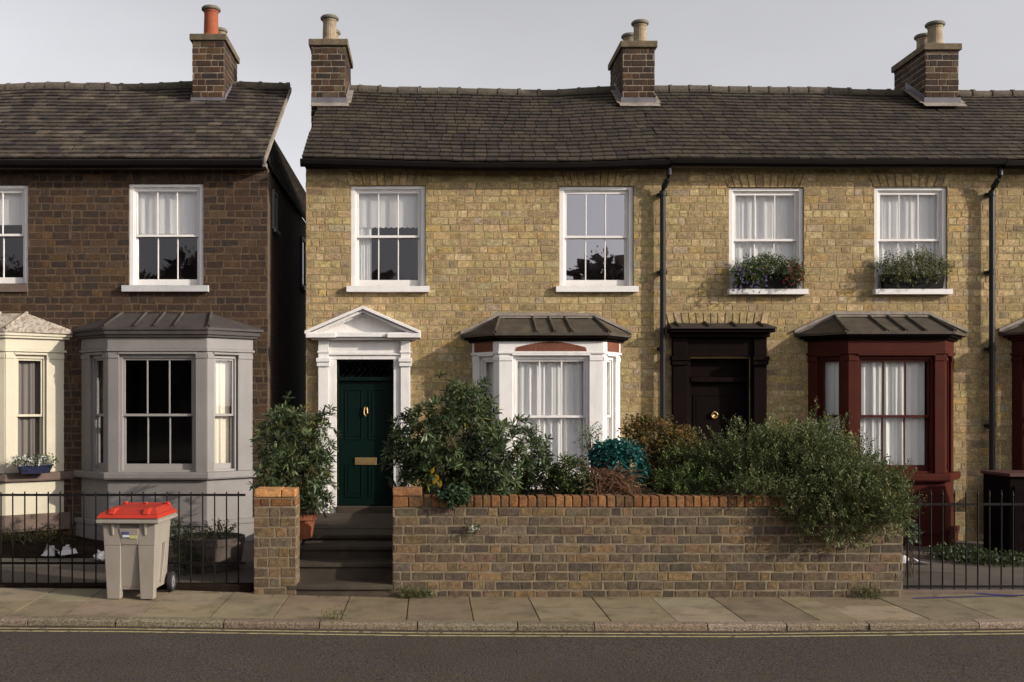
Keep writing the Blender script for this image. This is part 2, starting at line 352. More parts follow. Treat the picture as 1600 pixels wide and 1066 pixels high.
G_dim = glass_mat('window_glass', .03); G_mid = glass_mat('window_glass_reflecting', .065); G_strong = glass_mat('window_glass_bright', .34)
G_bay = glass_mat('bay_glass', .015, boost=.4)

PAL_Y = [((0.3250, 0.2412, 0.1188), 7), ((0.2959, 0.2171, 0.1100), 5), ((0.3589, 0.2702, 0.1485), 3), ((0.2667, 0.1978, 0.1045), 2.4), ((0.3250, 0.2268, 0.0935), 1.5), ((0.2182, 0.1641, 0.0990), .8), ((0.2910, 0.2316, 0.1540), 1.0)]
PAL_B = [((0.0465, 0.0270, 0.0166), 5), ((0.0379, 0.0226, 0.0153), 4), ((0.0582, 0.0340, 0.0194), 3), ((0.0301, 0.0200, 0.0153), 3), ((0.0690, 0.0380, 0.0180), .8), ((0.0517, 0.0328, 0.0225), 2)]
PAL_W = [((0.1024, 0.0742, 0.0473), 5), ((0.0816, 0.0601, 0.0423), 4), ((0.1275, 0.0871, 0.0459), 3.2), ((0.0665, 0.0491, 0.0373), 2.6), ((0.1464, 0.0954, 0.0466), 1.5), ((0.0960, 0.0646, 0.0423), 1.5), ((0.1086, 0.0845, 0.0596), 1.2)]
PAL_C = [((0.0510, 0.0270, 0.0156), 5), ((0.0360, 0.0216, 0.0150), 4), ((0.0720, 0.0372, 0.0190), 2), ((0.0840, 0.0600, 0.0346), 1.2), ((0.0240, 0.0180, 0.0150), 2)]
PAL_O = [((0.1920, 0.0908, 0.0341), 5), ((0.1600, 0.0688, 0.0255), 4), ((0.2133, 0.1101, 0.0482), 2), ((0.1173, 0.0578, 0.0255), 2)]
PAL_T = [((0.0370, 0.0281, 0.0199), 5), ((0.0290, 0.0226, 0.0171), 4), ((0.0449, 0.0351, 0.0219), 3), ((0.0238, 0.0185, 0.0161), 2), ((0.0422, 0.0301, 0.0238), 2)]
PAL_TL = [((0.0450, 0.0342, 0.0255), 5), ((0.0348, 0.0268, 0.0222), 4), ((0.0600, 0.0473, 0.0344), 3), ((0.0270, 0.0205, 0.0200), 3), ((0.0900, 0.0713, 0.0528), .6)]

# ---------------------------------------------------------------- sash windows and bays
def sash(F, a0, a1, z0, z1, zm, frame_m, glass, parent, fw=.10, rec=.03, cols=3, sill=None, sillm=None, name='window', bar=.017, top=.085, cols_lo=None, half=False, arch=0):
    """vertical sliding sash in a plane frame; returns the frame part, with sashes, glass and sill under it"""
    f = MB(F)
    f.box(a0, a0 + fw * .62, rec, rec + .13, z0, z1); f.box(a1 - fw * .62, a1, rec, rec + .13, z0, z1)
    f.box(a0 + fw * .62, a1 - fw * .62, rec, rec + .13, z1 - top * .55, z1)
    f.box(a0 + fw * .62, a0 + fw * .80, rec + .022, rec + .13, z0, z1 - top * .55); f.box(a1 - fw * .80, a1 - fw * .62, rec + .022, rec + .13, z0, z1 - top * .55)
    f.box(a0 + fw * .8, a1 - fw * .8, rec + .022, rec + .13, z1 - top * .75, z1 - top * .55)
    fr = f.build(name, frame_m, parent, bevel=.004)
    i0, i1 = a0 + fw * .80, a1 - fw * .80
    sw = .034
    def one(nm, b0, zb, zt, botrail, toprail, nc):
        s = MB(F)
        s.box(i0, i0 + sw, b0, b0 + .035, zb, zt); s.box(i1 - sw, i1, b0, b0 + .035, zb, zt)
        s.box(i0 + sw, i1 - sw, b0, b0 + .035, zb, zb + botrail); s.box(i0 + sw, i1 - sw, b0, b0 + .035, zt - toprail, zt)
        for k in range(1, nc):
            x = i0 + sw + (i1 - i0 - 2 * sw) * k / nc
            s.box(x - bar / 2, x + bar / 2, b0 + .004, b0 + .03, zb + botrail, zt - toprail)
        s.build(nm, frame_m, fr, bevel=.003)
        g = MB(F); y = b0 + .02
        g.add([(i0 + sw - .004, y, zb + botrail - .004), (i1 - sw + .004, y, zb + botrail - .004), (i1 - sw + .004, y, zt - toprail + .004), (i0 + sw - .004, y, zt - toprail + .004)], [(0, 1, 2, 3)])
        g.build('glass', glass, fr)
    one('upper_sash', rec + .04, zm - .02, z1 - top * .75, .036, .04, cols)
    one('lower_sash', rec + .078, z0, zm + .02, .10 if not half else .075, .036, cols)
    if sill:
        s = MB(F); ex, zt, zb, out = sill
        s.box(a0 - ex, a1 + ex, -out, rec - .002, zb, zt - .012); s.hexa([F_(q) for q in [(a0 - ex, -out, zt - .012), (a1 + ex, -out, zt - .012), (a1 + ex, rec, zt - .012), (a0 - ex, rec, zt - .012), (a0 - ex, -out, zt - .008), (a1 + ex, -out, zt - .008), (a1 + ex, rec, zt), (a0 - ex, rec, zt)]])
        s.build('window_sill', sillm or frame_m, fr, bevel=.006)
    return fr
def F_(q): return q

def offset_path(P, o):
    """offset an open polyline outward (to its right) with mitres; ends cut parallel to x at the wall"""
    n = len(P); seg = []
    for i in range(n - 1):
        d = Vector((P[i + 1][0] - P[i][0], P[i + 1][1] - P[i][1])).normalized(); nr = Vector((d.y, -d.x))
        seg.append((Vector(P[i]) + nr * o, d))
    out = []
    def yhit(s, y):
        p, d = s; t = (y - p.y) / d.y; return (p.x + d.x * t, y)
    out.append(yhit(seg[0], P[0][1]))
    for i in range(n - 2):
        (p, d), (q, e) = seg[i], seg[i + 1]
        den = d.x * e.y - d.y * e.x; t = ((q.x - p.x) * e.y - (q.y - p.y) * e.x) / den
        r = p + d * t; out.append((r.x, r.y))
    out.append(yhit(seg[-1], P[-1][1]))
    return out
def band(mb, P, oin, oout, z0, z1, m=0):
    A, B = offset_path(P, oin), offset_path(P, oout)
    for i in range(len(P) - 1):
        mb.hexa([(*B[i], z0), (*B[i + 1], z0), (*A[i + 1], z0), (*A[i], z0), (*B[i], z1), (*B[i + 1], z1), (*A[i + 1], z1), (*A[i], z1)], m)

def bay(house, cx, hb, hf, d, ov, fm, glass, roofm, flash, frm=None, style='plain', plinth=None, sillm=None, fcx=None, rolls=(-.32, .05, .42), z=None, sash_m=None, wall_m=None, cornice_m=None, roof_half=.7):
    frm = frm or fm; fcx = cx if fcx is None else fcx; cornice_m = cornice_m or fm; wall_m = wall_m or fm
    P = [(cx - hb, DF), (fcx - hf, DF - d), (fcx + hf, DF - d), (cx + hb, DF)]
    zb, zs0, zs1, zh, zf, zc, ze, zr = z       # base, sill bottom, sill top, window head, frieze bottom, frieze top, eave, roof top
    b = MB()
    band(b, P, -.16, 0, zb, zs0, 3)
    if plinth: band(b, P, .003, .055, zb, plinth, 4)
    if plinth and style != 'cream': band(b, P, .003, .075, plinth, plinth + .07, 4)
    band(b, P, -.2, .075, zs0, zs1, 1)
    band(b, P, -.03, .085, zs0 + .015, zs1 - .012, 1)
    frames = []
    for i in range(3):
        p, q = P[i], P[i + 1]
        L = math.hypot(q[0] - p[0], q[1] - p[1]); F = Frame((p[0], p[1], 0), (q[0] - p[0], q[1] - p[1], 0)); frames.append((F, L))
        t0, t1 = (max(.12, hf - .552), max(.12, hf - .552)) if i == 1 else ((.16, .12) if i == 0 else (.12, .16))
        if style == 'grey' and i != 1: t0, t1 = (.25, .12) if i == 0 else (.12, .25)
        if style == 'cream' and i != 1: t0, t1 = (.26, .14) if i == 0 else (.14, .26)
        b.T = F
        e0 = .004 if i > 0 else 0; e1 = .004 if i < 2 else 0
        for (u0, u1) in ((e0, t0), (L - t1, L - e1)):
            b.box(u0, u1, 0, .15, zs1, zf - .002)
            b.box(u0, u1 , -.012, -.0005, zf - .10, zf - .035)      # capital
        b.box(t0 + .0005, L - t1 - .0005, .02, .15, zh, zf - .002)
        b.box(t0 - .012, L - t1 + .012, -.02, .018, zh + .012, zh + .045)
        b.T = None
    band(b, P, -.15, .022, zf, zf + .035)
    band(b, P, -.15, .004, zf + .035, zc)
    band(b, P, -.15, .05, zc + .0005, zc + .035, 2)
    band(b, P, -.15, min(.10, ov - .02), zc + .036, ze - .001, 2)
    part = b.build('bay_window', [fm, sillm or fm, cornice_m, wall_m, M['brown_sill'] if style == 'cream' else fm], house, bevel=.006)
    if style == 'white':                       # terracotta fan and side panels in the frieze
        F, L = frames[1]; t = MB(F)
        hwB, hwT = .52, .27; zb_, zm_, zt_ = zf + .04, zf + .10, zc - .006
        for k in range(7):
            u = -1 + 2 * k / 7; u2 = -1 + 2 * (k + 1) / 7
            f = lambda s: zb_ + .055 + (zt_ - zb_ - .055) * (1 - abs(s) ** 1.6)
            a, c_ = L / 2 + hwB * u + .004, L / 2 + hwB * u2 - .004
            t.hexa([(a, -.012, zb_), (c_, -.012, zb_), (c_, -.004, zb_), (a, -.004, zb_), (L / 2 + hwB * u * .96 + .004, -.012, f(u)), (L / 2 + hwB * u2 * .96 - .004, -.012, f(u2)), (L / 2 + hwB * u2 * .96 - .004, -.004, f(u2)), (L / 2 + hwB * u * .96 + .004, -.004, f(u))])
        t.T = None; t.build('terracotta_panel', M['terra_panel'], part)
        for i in (0, 2):
            F, L = frames[i]; t = MB(F)
            t.box(.06, L - .13, -.012, -.0045, zf + .04, zc - .004) if i == 0 else t.box(.13, L - .06, -.012, -.0045, zf + .04, zc - .004)
            t.build('terracotta_panel', M['terra_panel'], part)
    zmid = (zh + zs1) / 2 - .02
    for i in range(3):
        F, L = frames[i]
        t0, t1 = (max(.12, hf - .552), max(.12, hf - .552)) if i == 1 else ((.16, .12) if i == 0 else (.12, .16))
        if style == 'grey' and i != 1: t0, t1 = (.25, .12) if i == 0 else (.12, .25)
        if style == 'cream' and i != 1: t0, t1 = (.26, .14) if i == 0 else (.14, .26)
        fw = .07 if i == 1 else .055
        f = MB(F); a0, a1 = t0 + .0007, L - t1 - .0007; z0, z1 = zs1 + .0005, zh - .0005
        f.box(a0, a0 + fw * .6, .04, .13, z0, z1); f.box(a1 - fw * .6, a1, .04, .13, z0, z1); f.box(a0 + fw * .6, a1 - fw * .6, .04, .13, z1 - .04, z1)
        f.box(a0 + fw * .6, a1 - fw * .6, .045, .13, z0, z0 + .03)
        g = MB(F); i0, i1 = a0 + fw * .6, a1 - fw * .6; sw = .03
        for (b0, zb_, zt_, br, tr) in ((.065, zmid - .018, z1 - .04, .034, .03), (.10, z0 + .03, zmid + .018, .085, .03)):
            f.box(i0, i0 + sw, b0, b0 + .033, zb_, zt_); f.box(i1 - sw, i1, b0, b0 + .033, zb_, zt_)
            f.box(i0 + sw, i1 - sw, b0, b0 + .033, zb_, zb_ + br); f.box(i0 + sw, i1 - sw, b0, b0 + .033, zt_ - tr, zt_)
            for k in range(1, 3 if i == 1 else 1):
                x = i0 + sw + (i1 - i0 - 2 * sw) * k / 3; f.box(x - .010, x + .010, b0 + .004, b0 + .028, zb_ + br, zt_ - tr)
            y = b0 + .018
            g.add([(i0 + sw - .004, y, zb_ + br - .004), (i1 - sw + .004, y, zb_ + br - .004), (i1 - sw + .004, y, zt_ - tr + .004), (i0 + sw - .004, y, zt_ - tr + .004)], [(0, 1, 2, 3)])
        f.build('sash_frame', sash_m or frm, part, bevel=.003); g.build('glass', glass, part)
    # roof
    E = offset_path(P, ov); th = .035
    T0, T1 = (cx - roof_half, DF - .02), (cx + roof_half, DF - .02)
    E[0] = (E[0][0] - .02, DF - .008); E[3] = (E[3][0] + .02, DF - .008)
    r = MB()
    A = [(*E[0], ze), (*E[1], ze), (*E[2], ze), (*E[3], ze)]; A2 = [(x, y, z_ + th) for x, y, z_ in A]; B = [(*T0, zr), (*T1, zr)]
    vs = A + A2 + B + [(*E[0][:1], DF - .006, ze), (*E[3][:1], DF - .006, ze)]
    r.add(vs, [(0, 1, 5, 4), (1, 2, 6, 5), (2, 3, 7, 6), (5, 6, 9, 8), (4, 5, 8), (6, 7, 9), (3, 2, 1, 0)])
    rf = r.build('bay_roof', roofm, part)
    def lerp(a, c, t): return tuple(a[k] + (c[k] - a[k]) * t for k in range(3))
    up = lambda p, h=.012: (p[0], p[1], p[2] + h)
    lines = [(lerp(A2[1], A2[2], .5 + t * .42), lerp(B[0], B[1], .5 + t * .46), .021) for t in rolls] + [(A2[1], B[0], .024), (A2[2], B[1], .024)]
    for a, c_, r_ in lines:
        sm = MB(); sm.tube([up(a), up(c_)], r_, 8); sm.build('standing_seam', roofm, part, smooth=True)
    if flash:
        fl = MB()
        W_ = .075
        path = [A2[0], B[0], B[1], A2[3]]
        pts = [(path[0][0], path[0][2]), (path[1][0], path[1][2]), (path[2][0], path[2][2]), (path[3][0], path[3][2])]
        lo = [(x, zz + .02) for x, zz in pts]; hi = [(x, zz + .065) for x, zz in pts]
        for i in range(3):
            fl.prism_y([lo[i], lo[i + 1], hi[i + 1], hi[i]], DF - .05, DF - .002)
            a, c_ = path[i], path[i + 1]
        # dressing onto the slope
        for (a, c_, e0, e1) in ((A2[0], B[0], A2[1], None), (A2[3], B[1], A2[2], None)):
            d0 = lerp(a, e0, .10); d1 = lerp(c_, lerp(A2[1], A2[2], .5), .12)
            fl.add([up(a, .016), up(d0, .016), up(d1, .016), up(c_, .016)], [(0, 1, 2, 3)])
        f0, f1 = lerp(B[0], A2[1], .12), lerp(B[1], A2[2], .12)
        fl.add([up(f0, .018), up(f1, .018), up(B[1], .018), up(B[0], .018)], [(0, 1, 2, 3)])
        fl.build('flashing', flash, part)
    return part, frames, P

def curtain(label, F, a0, a1, z0, z1, b, m, amp=.022, freq=9, seed=1, scallop=0, group='curtains behind the windows', cat='curtain', gather=0):
    rng = random.Random(seed); n = 90; rows = 10
    ph = [rng.uniform(0, 6.28) for _ in range(5)]
    vs = []; o = Vector(F((a0 + a1) / 2, b, z0))
    for j in range(rows + 1):
        t = j / rows
        for i in range(n + 1):
            s = i / n; a = a0 + (a1 - a0) * s
            w = amp * (.6 + .4 * (1 - t)) * (math.sin(freq * 6.28 * s + ph[0] + .8 * math.sin(3 * s * 6.28 + ph[1])) * .6 + .45 * math.sin(freq * .53 * 6.28 * s + ph[2] + t * .6) + .2 * math.sin(freq * 2.1 * 6.28 * s + ph[3]))
            zz = z0 + (z1 - z0) * t
            if scallop and j == 0: zz -= .018 * abs(math.sin(scallop * math.pi * s)) - .0
            vs.append(tuple(Vector(F(a, b + w, zz)) - o))
    fs = [(j * (n + 1) + i, j * (n + 1) + i + 1, (j + 1) * (n + 1) + i + 1, (j + 1) * (n + 1) + i) for j in range(rows) for i in range(n)]
    me = bpy.data.meshes.new('curtain'); me.from_pydata(vs, [], fs); me.materials.append(m)
    me.polygons.foreach_set("use_smooth", [True] * len(fs))
    ob = bpy.data.objects.new('blind' if cat == 'blind' else 'curtain', me); COL.objects.link(ob); ob.location = o
    return tag(ob, label, cat, group)

# ---------------------------------------------------------------- roofs
def tiled_slope(mb, x0, x1, ye, ze, yr, zr, rows, tw, sag, pal, rng, m=0, edge=None):
    L = math.hypot(yr - ye, zr - ze); sy, sz = (yr - ye) / L, (zr - ze) / L; ny, nz = -sz, sy
    ln = L / rows
    for i in range(rows):
        x = x0 - rng.uniform(0, tw)
        s0, s1 = i * ln - .01, (i + 1) * ln + .03
        while x < x1:
            w = tw * rng.uniform(.86, 1.14); a, b = max(x + .005, x0), min(x + w - .005, x1); x += w
            if b - a < .02: continue
            j0 = rng.uniform(-.006, .006); li = rng.uniform(0, .007); r0 = rng.uniform(-.004, .004); h0 = .030 + li; h1 = .006; th = .022
            c = vcol(pal, rng, .2)
            def P(xx, s, h):
                return (xx, ye + sy * s + ny * h, ze + sz * s + nz * h + sag(xx, s / L))
            vs = [P(a, s0 + j0 + r0, h0), P(b, s0 + j0 - r0, h0), P(b, s1, h1), P(a, s1, h1), P(a, s0 + j0 + r0, h0 - th), P(b, s0 + j0 - r0, h0 - th), P(b, s1, h1 - .012), P(a, s1, h1 - .012)]
            mb.add(vs, [(0, 1, 2, 3), (4, 5, 1, 0), (1, 5, 6, 2), (4, 0, 3, 7)], m, c)
def ridge(mb, x0, x1, y, z, sag, rng, m=0, step=.345, r=.105):
    x = x0
    while x < x1 - .05:
        e = min(x + step, x1); dz = rng.uniform(-.008, .008)
        for (xa, xb, rr) in ((x + .002, e - .055, r), (e - .05, e, r + .013)):
            if xb - xa < .01: continue
            vs = []; n = 8
            for xx in (xa, xb):
                for k in range(n + 1):
                    an = math.radians(-20 + 220 * k / n); vs.append((xx, y - rr * math.cos(an), z - .055 + dz + sag(xx, 1) + rr * math.sin(an)))
            fs = [(k, n + 1 + k, n + 2 + k, k + 1) for k in range(n)] + [tuple(range(n + 1)), tuple(range(2 * n + 1, n, -1))]
            mb.add(vs, fs, m)
        x = e
YE, YR, YB = 15.76, 18.7, 21.5                    # eave, ridge and rear eave distances
def chimney(house, xc, w, zt, zb, pots, d=1.2, y0=17.97, seed=1, sides=(-1, 1)):
    rng = random.Random(seed); x0, x1 = xc - w / 2, xc + w / 2; y1 = y0 + d
    b = MB(); b.box(x0, x1, y0, y1, zb - .5, zt, 0)
    holes = []
    brick_face(b, lambda u, n, z_: (u, y0 - n, z_), x0, x1, zb - .25, zt, holes, .105, .25, .125, PAL_C, rng, 1)
    brick_face(b, lambda u, n, z_: (x1 + n, u, z_), y0, y1, zb - .25, zt, holes, .105, .25, .125, PAL_C, rng, 1)
    brick_face(b, lambda u, n, z_: (x0 - n, u, z_), y0, y1, zb - .25, zt, holes, .105, .25, .125, PAL_C, rng, 1)
    c = b.build('chimney', [M['mortar_c'], M['brick_c']], house)
    k = MB(); k.box(x0 - .045, x1 + .045, y0 - .045, y1 + .045, zt + .0005, zt + .11); k.taper((x0 - .02, x1 + .02, y0 - .02, y1 + .02), zt + .1105, (x0 + .1, x1 - .1, y0 + .12, y1 - .12), zt + .15)
    k.build('chimney_cap', M['cap_stone'], c, bevel=.012)
    for (px, py, r, h, mt) in pots:
        p = MB(); z0 = zt + .11
        p.lathe(px, py, [(r * 1.12, z0), (r * 1.12, z0 + .06), (r, z0 + .08), (r * .93, z0 + h - .11), (r * 1.0, z0 + h - .10), (r * 1.04, z0 + h - .075)], 20)
        p.build('chimney_pot', mt, c, smooth=False, bevel=.006)
        q = MB(); q.lathe(px, py, [(r * 1.05, z0 + h - .0745), (r * 1.28, z0 + h - .06), (r * 1.3, z0 + h - .03), (r * 1.12, z0 + h - .008), (r * .75, z0 + h)], 20)
        q.build('pot_rim', M['pot_cap'], c, smooth=True)
    fl = MB()                                     # apron and step flashing on the slope
    sl = 1.84 / 2.94
    def zr(y): return 5.73 + (y - YE) * sl + .075
    def strip(p, q, off, m): fl.add([p, q, (q[0] + off[0], q[1] + off[1], q[2] + off[2]), (p[0] + off[0], p[1] + off[1], p[2] + off[2])], [(0, 1, 2, 3)], m)
    zf = zr(y0) 
    fl.box(x0 - (.03 if -1 in sides else 0), x1 + .03, y0 - .022, y0 - .012, zf - .03, zf + .085, 1)
    strip((x0 - (.07 if -1 in sides else .0), y0 - .02, zf + .0), (x1 + .07, y0 - .02, zf + .0), (0, -.15, -.15 * sl - .004), 0)
    for sx, o in ((x0, -1), (x1, 1)):
        if o not in sides: continue
        xs = sx + o * .016
        fl.add([(xs, y0 - .02, zf - .03), (xs, YR, zr(YR) - .03), (xs, YR, zr(YR) + .11), (xs, y0 - .02, zf + .12)], [(0, 1, 2, 3)], 1)
        strip((sx, y0 - .05, zf - .015), (sx, YR - .05, zr(YR - .05)), (o * .10, 0, .004), 0)
    fl.build('flashing', [M['flashing'], M['blue_lead']], c)
    return c
def gutter(house, x0, x1, sag, z, b=.0, soff=False):
    g = MB(); n = 14
    prof = [(-.005, .055), (-.075, .055), (-.095, .03), (-.09, -.02), (-.06, -.05), (-.005, -.055)]
    y = YE + .02
    rows = []
    for i in range(n + 1):
        xx = x0 + (x1 - x0) * i / n; rows.append([(xx, y + a, z + c + sag(xx, 0)) for a, c in prof])
    k = len(prof); vs = [p for r in rows for p in r]
    fs = [(i * k + j, i * k + (j + 1) % k, (i + 1) * k + (j + 1) % k, (i + 1) * k + j) for i in range(n) for j in range(k)] + [tuple(range(k)), tuple(range((n + 1) * k - 1, n * k - 1, -1))]
    g.add(vs, fs)
    return g.build('gutter', M['gutter'], house, smooth=False, bevel=.004)

def house_shell(house, x0, x1, zb, zt, holes, arches, brickm, mortm, sidem, pal, seed, rooms, ch=.107, SL=.25, HL=.13, left=True, right=True):
    rng = random.Random(seed); w = MB()
    allh = [h[:4] for h in holes]
    grid_wall(w, x0, x1, zb, zt, DF, allh, .25, 0)
    ah = list(allh)
    for (a, b, z0, h, fan) in arches: ah.append((a - .035, b + .035, z0 - .01, z0 + h))
    brick_face(w, lambda u, n, z_: (u, DF - n, z_), x0, x1, zb, zt, ah, ch, SL, HL, pal, rng, 1, jit=.007, prot=.0035)
    for (a, b, z0, h, fan) in arches:
        n = max(6, round((b - a) / .105))
        a0, b0 = a - .02, b + .02; a1, b1 = a - fan, b + fan
        for i in range(n):
            p, q = i / n, (i + 1) / n; e = .006
            brick(w, lambda u, nn_, z_: (u, DF - .004 - nn_, z_), [(a0 + (b0 - a0) * p + e, z0), (a0 + (b0 - a0) * q - e, z0), (a1 + (b1 - a1) * q - e, z0 + h - .006), (a1 + (b1 - a1) * p + e, z0 + h - .006)], .008, vcol(pal, rng), rng, 1)
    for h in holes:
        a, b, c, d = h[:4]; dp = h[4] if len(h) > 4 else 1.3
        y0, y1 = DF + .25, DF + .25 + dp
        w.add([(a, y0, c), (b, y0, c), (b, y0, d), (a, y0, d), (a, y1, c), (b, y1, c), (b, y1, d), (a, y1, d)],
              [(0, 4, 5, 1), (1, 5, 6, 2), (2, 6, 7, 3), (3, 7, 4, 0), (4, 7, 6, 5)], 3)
    for on, xx in ((left, x0), (right, x1)):
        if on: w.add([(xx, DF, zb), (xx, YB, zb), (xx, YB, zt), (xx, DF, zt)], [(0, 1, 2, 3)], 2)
    w.add([(x0, YB, zb), (x1, YB, zb), (x1, YB, zt), (x0, YB, zt)], [(0, 1, 2, 3)], 2)
    return w.build('wall', [mortm, brickm, sidem, M['room']], house)
def house_roof(house, x0, x1, ze, zr, sag, tilem, pal, seed, rows=16, tw=.2, gable_l=False, gable_r=False, x0r=None, x1r=None, rear_x1=None, verge_r=False):
    rng = random.Random(seed); r = MB()
    tiled_slope(r, x0, x1, YE, ze, YR, zr, rows, tw, sag, pal, rng, 0)
    n = 10
    for i in range(n):
        a, b = x0 + (x1 - x0) * i / n, x0 + (x1 - x0) * (i + 1) / n
        r.add([(a, YE, ze - .012 + sag(a, 0)), (b, YE, ze - .012 + sag(b, 0)), (b, YR, zr - .012 + sag(b, 1)), (a, YR, zr - .012 + sag(a, 1)),
               (a, YE, ze - .07 + sag(a, 0)), (b, YE, ze - .07 + sag(b, 0)), (b, YR, zr - .07 + sag(b, 1)), (a, YR, zr - .07 + sag(a, 1))], [(0, 1, 2, 3), (7, 6, 5, 4), (4, 5, 1, 0)] + ([(5, 6, 2, 1)] if i == n - 1 else []) + ([(7, 4, 0, 3)] if i == 0 else []), 1)
    rx = x1 if rear_x1 is None else rear_x1
    r.add([(x0, YR, zr - .012), (x1 if rear_x1 is None else rear_x1, YR, zr - .012), (rx, YB + .2, ze - .1), (x0, YB + .2, ze - .1)], [(0, 1, 2, 3)], 1)
    if verge_r:
        for (o, t, mm) in ((.0, .075, 3),):
            r.hexa([(x1 + .001, YE, ze - .075), (x1 + .03, YE, ze - .075), (x1 + .03, YR, zr - .075), (x1 + .001, YR, zr - .075),
                    (x1 + .001, YE, ze + .0), (x1 + .03, YE, ze + .0), (x1 + .03, YR, zr + .0), (x1 + .001, YR, zr + .0)], 2)
    ro = r.build('roof', [tilem, M['underlay'], M['flashing']], house)
    rd = MB(); ridge(rd, x0, x1, YR, zr + .04, sag, rng); rd.build('ridge_tiles', M['ridge'], ro)
    return ro

ZT = Z(262)
def win_hole(px0, px1, y0, y1): return (X(px0), X(px1), Z(y1), Z(y0))

# ================================================================ yellow house with the pedimented door
xA0, xA1, xB1, xC1 = X(478), X(1040), X(1555), 11.6
zfl = .62
hA = root('terraced_house', ((xA0 + xA1) / 2, DF, 0), 'yellow brick terraced house with white pedimented doorway, dark green door and white bay', 'house', 'terraced houses in the row')
def sagA(x, t):
    e = float(np.interp(x, [X(478), X(720), X(900), X(1040), X(1300), X(1600)], [.03, -.03, -.03, .02, 0, .0])); r_ = float(np.interp(x, [X(545), X(720), X(900), X(1040), X(1300), X(1600)], [.03, -.01, -.04, .04, .01, -.05]))
    return e * (1 - t) + r_ * t + .006 * math.sin(x * 3.1) * t
A1w = win_hole(548, 665, 290, 447); A2w = win_hole(874, 990, 291, 447)
bayA = dict(cx=1.729, hb=1.1, hf=.755)
holesA = [A1w, A2w, (X(526), X(615), .3, Z(562)), (bayA['cx'] - .955, bayA['cx'] + .955, 1.45, 2.78, 2.2)]
house_shell(hA, xA0, xA1, -.1, ZT, holesA, [(A1w[0], A1w[1], A1w[3], .225, .10), (A2w[0], A2w[1], A2w[3], .225, .10)], M['brick_y'], M['mortar_y'], M['side_y'], PAL_Y, 11, None, right=False)
house_roof(hA, xA0 - .03, xA1, 5.74, 7.57, sagA, M['tile'], PAL_T, 21, rows=20, tw=.175)
gutter(hA, xA0 - .05, xA1 + .02, sagA, 5.66)
f = MB(); f.box(xA0, xA1, YE + .02, DF - .001, ZT - .02, ZT + .03); f.build('soffit', M['gutter'], hA)
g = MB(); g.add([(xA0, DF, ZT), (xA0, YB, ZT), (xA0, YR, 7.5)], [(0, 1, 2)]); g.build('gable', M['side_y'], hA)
sash(WALLF, A1w[0] + .002, A1w[1] - .002, A1w[2] + .001, A1w[3] - .002, Z(368.5), M['offwhite'], G_mid, hA, sill=(.06, A1w[2], A1w[2] - .095, .085))
sash(WALLF, A2w[0] + .002, A2w[1] - .002, A2w[2] + .001, A2w[3] - .002, Z(369), M['offwhite'], G_strong, hA, sill=(.06, A2w[2], A2w[2] - .095, .085))
curtain('white lace blind with scalloped hem, first upper window of the yellow house over the pediment', WALLF, A1w[0] + .03, A1w[1] - .03, Z(352), A1w[3] - .03, .16, M['net'], amp=.008, freq=4, seed=3, scallop=13, cat='blind')
curtain('narrow white curtain at the left of the upper window, hanging below the scalloped blind', WALLF, A1w[0] + .03, A1w[0] + .30, A1w[2] + .03, Z(330), .18, M['net'], amp=.010, freq=3, seed=4)
zq = dict(zf=Z(557, 15.5))
D1 = 15.5
bz = lambda base, plin: (base, Z(752, D1), Z(741, D1), Z(557, D1), Z(553, D1) - .0, Z(533, D1), Z(526, D1) + .01, Z(496))
bayP, bayFr, bayPts = bay(hA, bayA['cx'], bayA['hb'], bayA['hf'], .5, .125, M['white'], G_bay, M['lead_dark'], M['flashing'], style='white', fcx=bayA['cx'] + .015, z=bz(.5, None), cornice_m=M['black_door'])
Ff, Lf = bayFr[1]
curtain('white pleated curtain in the front of the white bay window', Ff, .22, Lf - .22, Z(745, D1), Z(556, D1), .165, M['net'], amp=.026, freq=10, seed=5)
Ff, Lf = bayFr[0]; curtain('white curtain in the left side pane of the white bay', Ff, .10, Lf - .08, Z(745, D1), Z(556, D1), .165, M['net'], amp=.02, freq=5, seed=6)
Ff, Lf = bayFr[2]; curtain('white curtain in the right side pane of the white bay', Ff, .08, Lf - .10, Z(745, D1), Z(556, D1), .165, M['net'], amp=.02, freq=5, seed=7)
chimney(hA, -1.70, .565, Z(72, 17.97), 7.1, [(-1.70, 18.2, .12, .47, M['pot_buff']), (-1.70, 18.75, .11, .42, M['pot_buff'])], seed=31, sides=(1,))
# door surround with pediment
ds = MB(WALLF)
def bx(a, b, y0, y1, out, o0=0.0): ds.box(X(a), X(b), -out, -o0 if o0 else -.0005, Z(y1), Z(y0))
for (a, b, o) in ((498, 514, 1), (626, 641, 1)):
    bx(a, b, 573, 812, .085); bx(a - 2, b + 2, 566, 573, .11); bx(a - 3, b + 3, 560, 566, .13); bx(a, b, 532, 560, .085); bx(a - 1.5, b + 1.5, 549, 552, .10)
    bx(a - 1, b + 1, 788, 812.5, .10)
bx(514.2, 526, 562.2, 812, .05); bx(615, 625.8, 562.2, 812, .05)
bx(514.2, 625.8, 555.5, 562, .05); bx(514.2, 625.8, 552, 555.3, .075); bx(514.2, 625.8, 532, 551.8, .035)
bx(488, 651, 528.2, 531.8, .16); bx(483, 656, 521, 528, .21); bx(480.5, 527, 522.5, 529.2, .245); bx(606, 657.5, 522.5, 529.2, .245)
ped = ds
def tri(off, y_bot, out, o0):
    a, b, ap = X(480 + off), X(657.5 - off), (X(568), Z(481 + off * .62))
    ds.prism_y([(a, Z(y_bot)), (b, Z(y_bot)), ap], out, o0)
ds.prism_y([(X(497), Z(520.9)), (X(640), Z(520.9)), (X(568), Z(489))], -.06, -.0005)
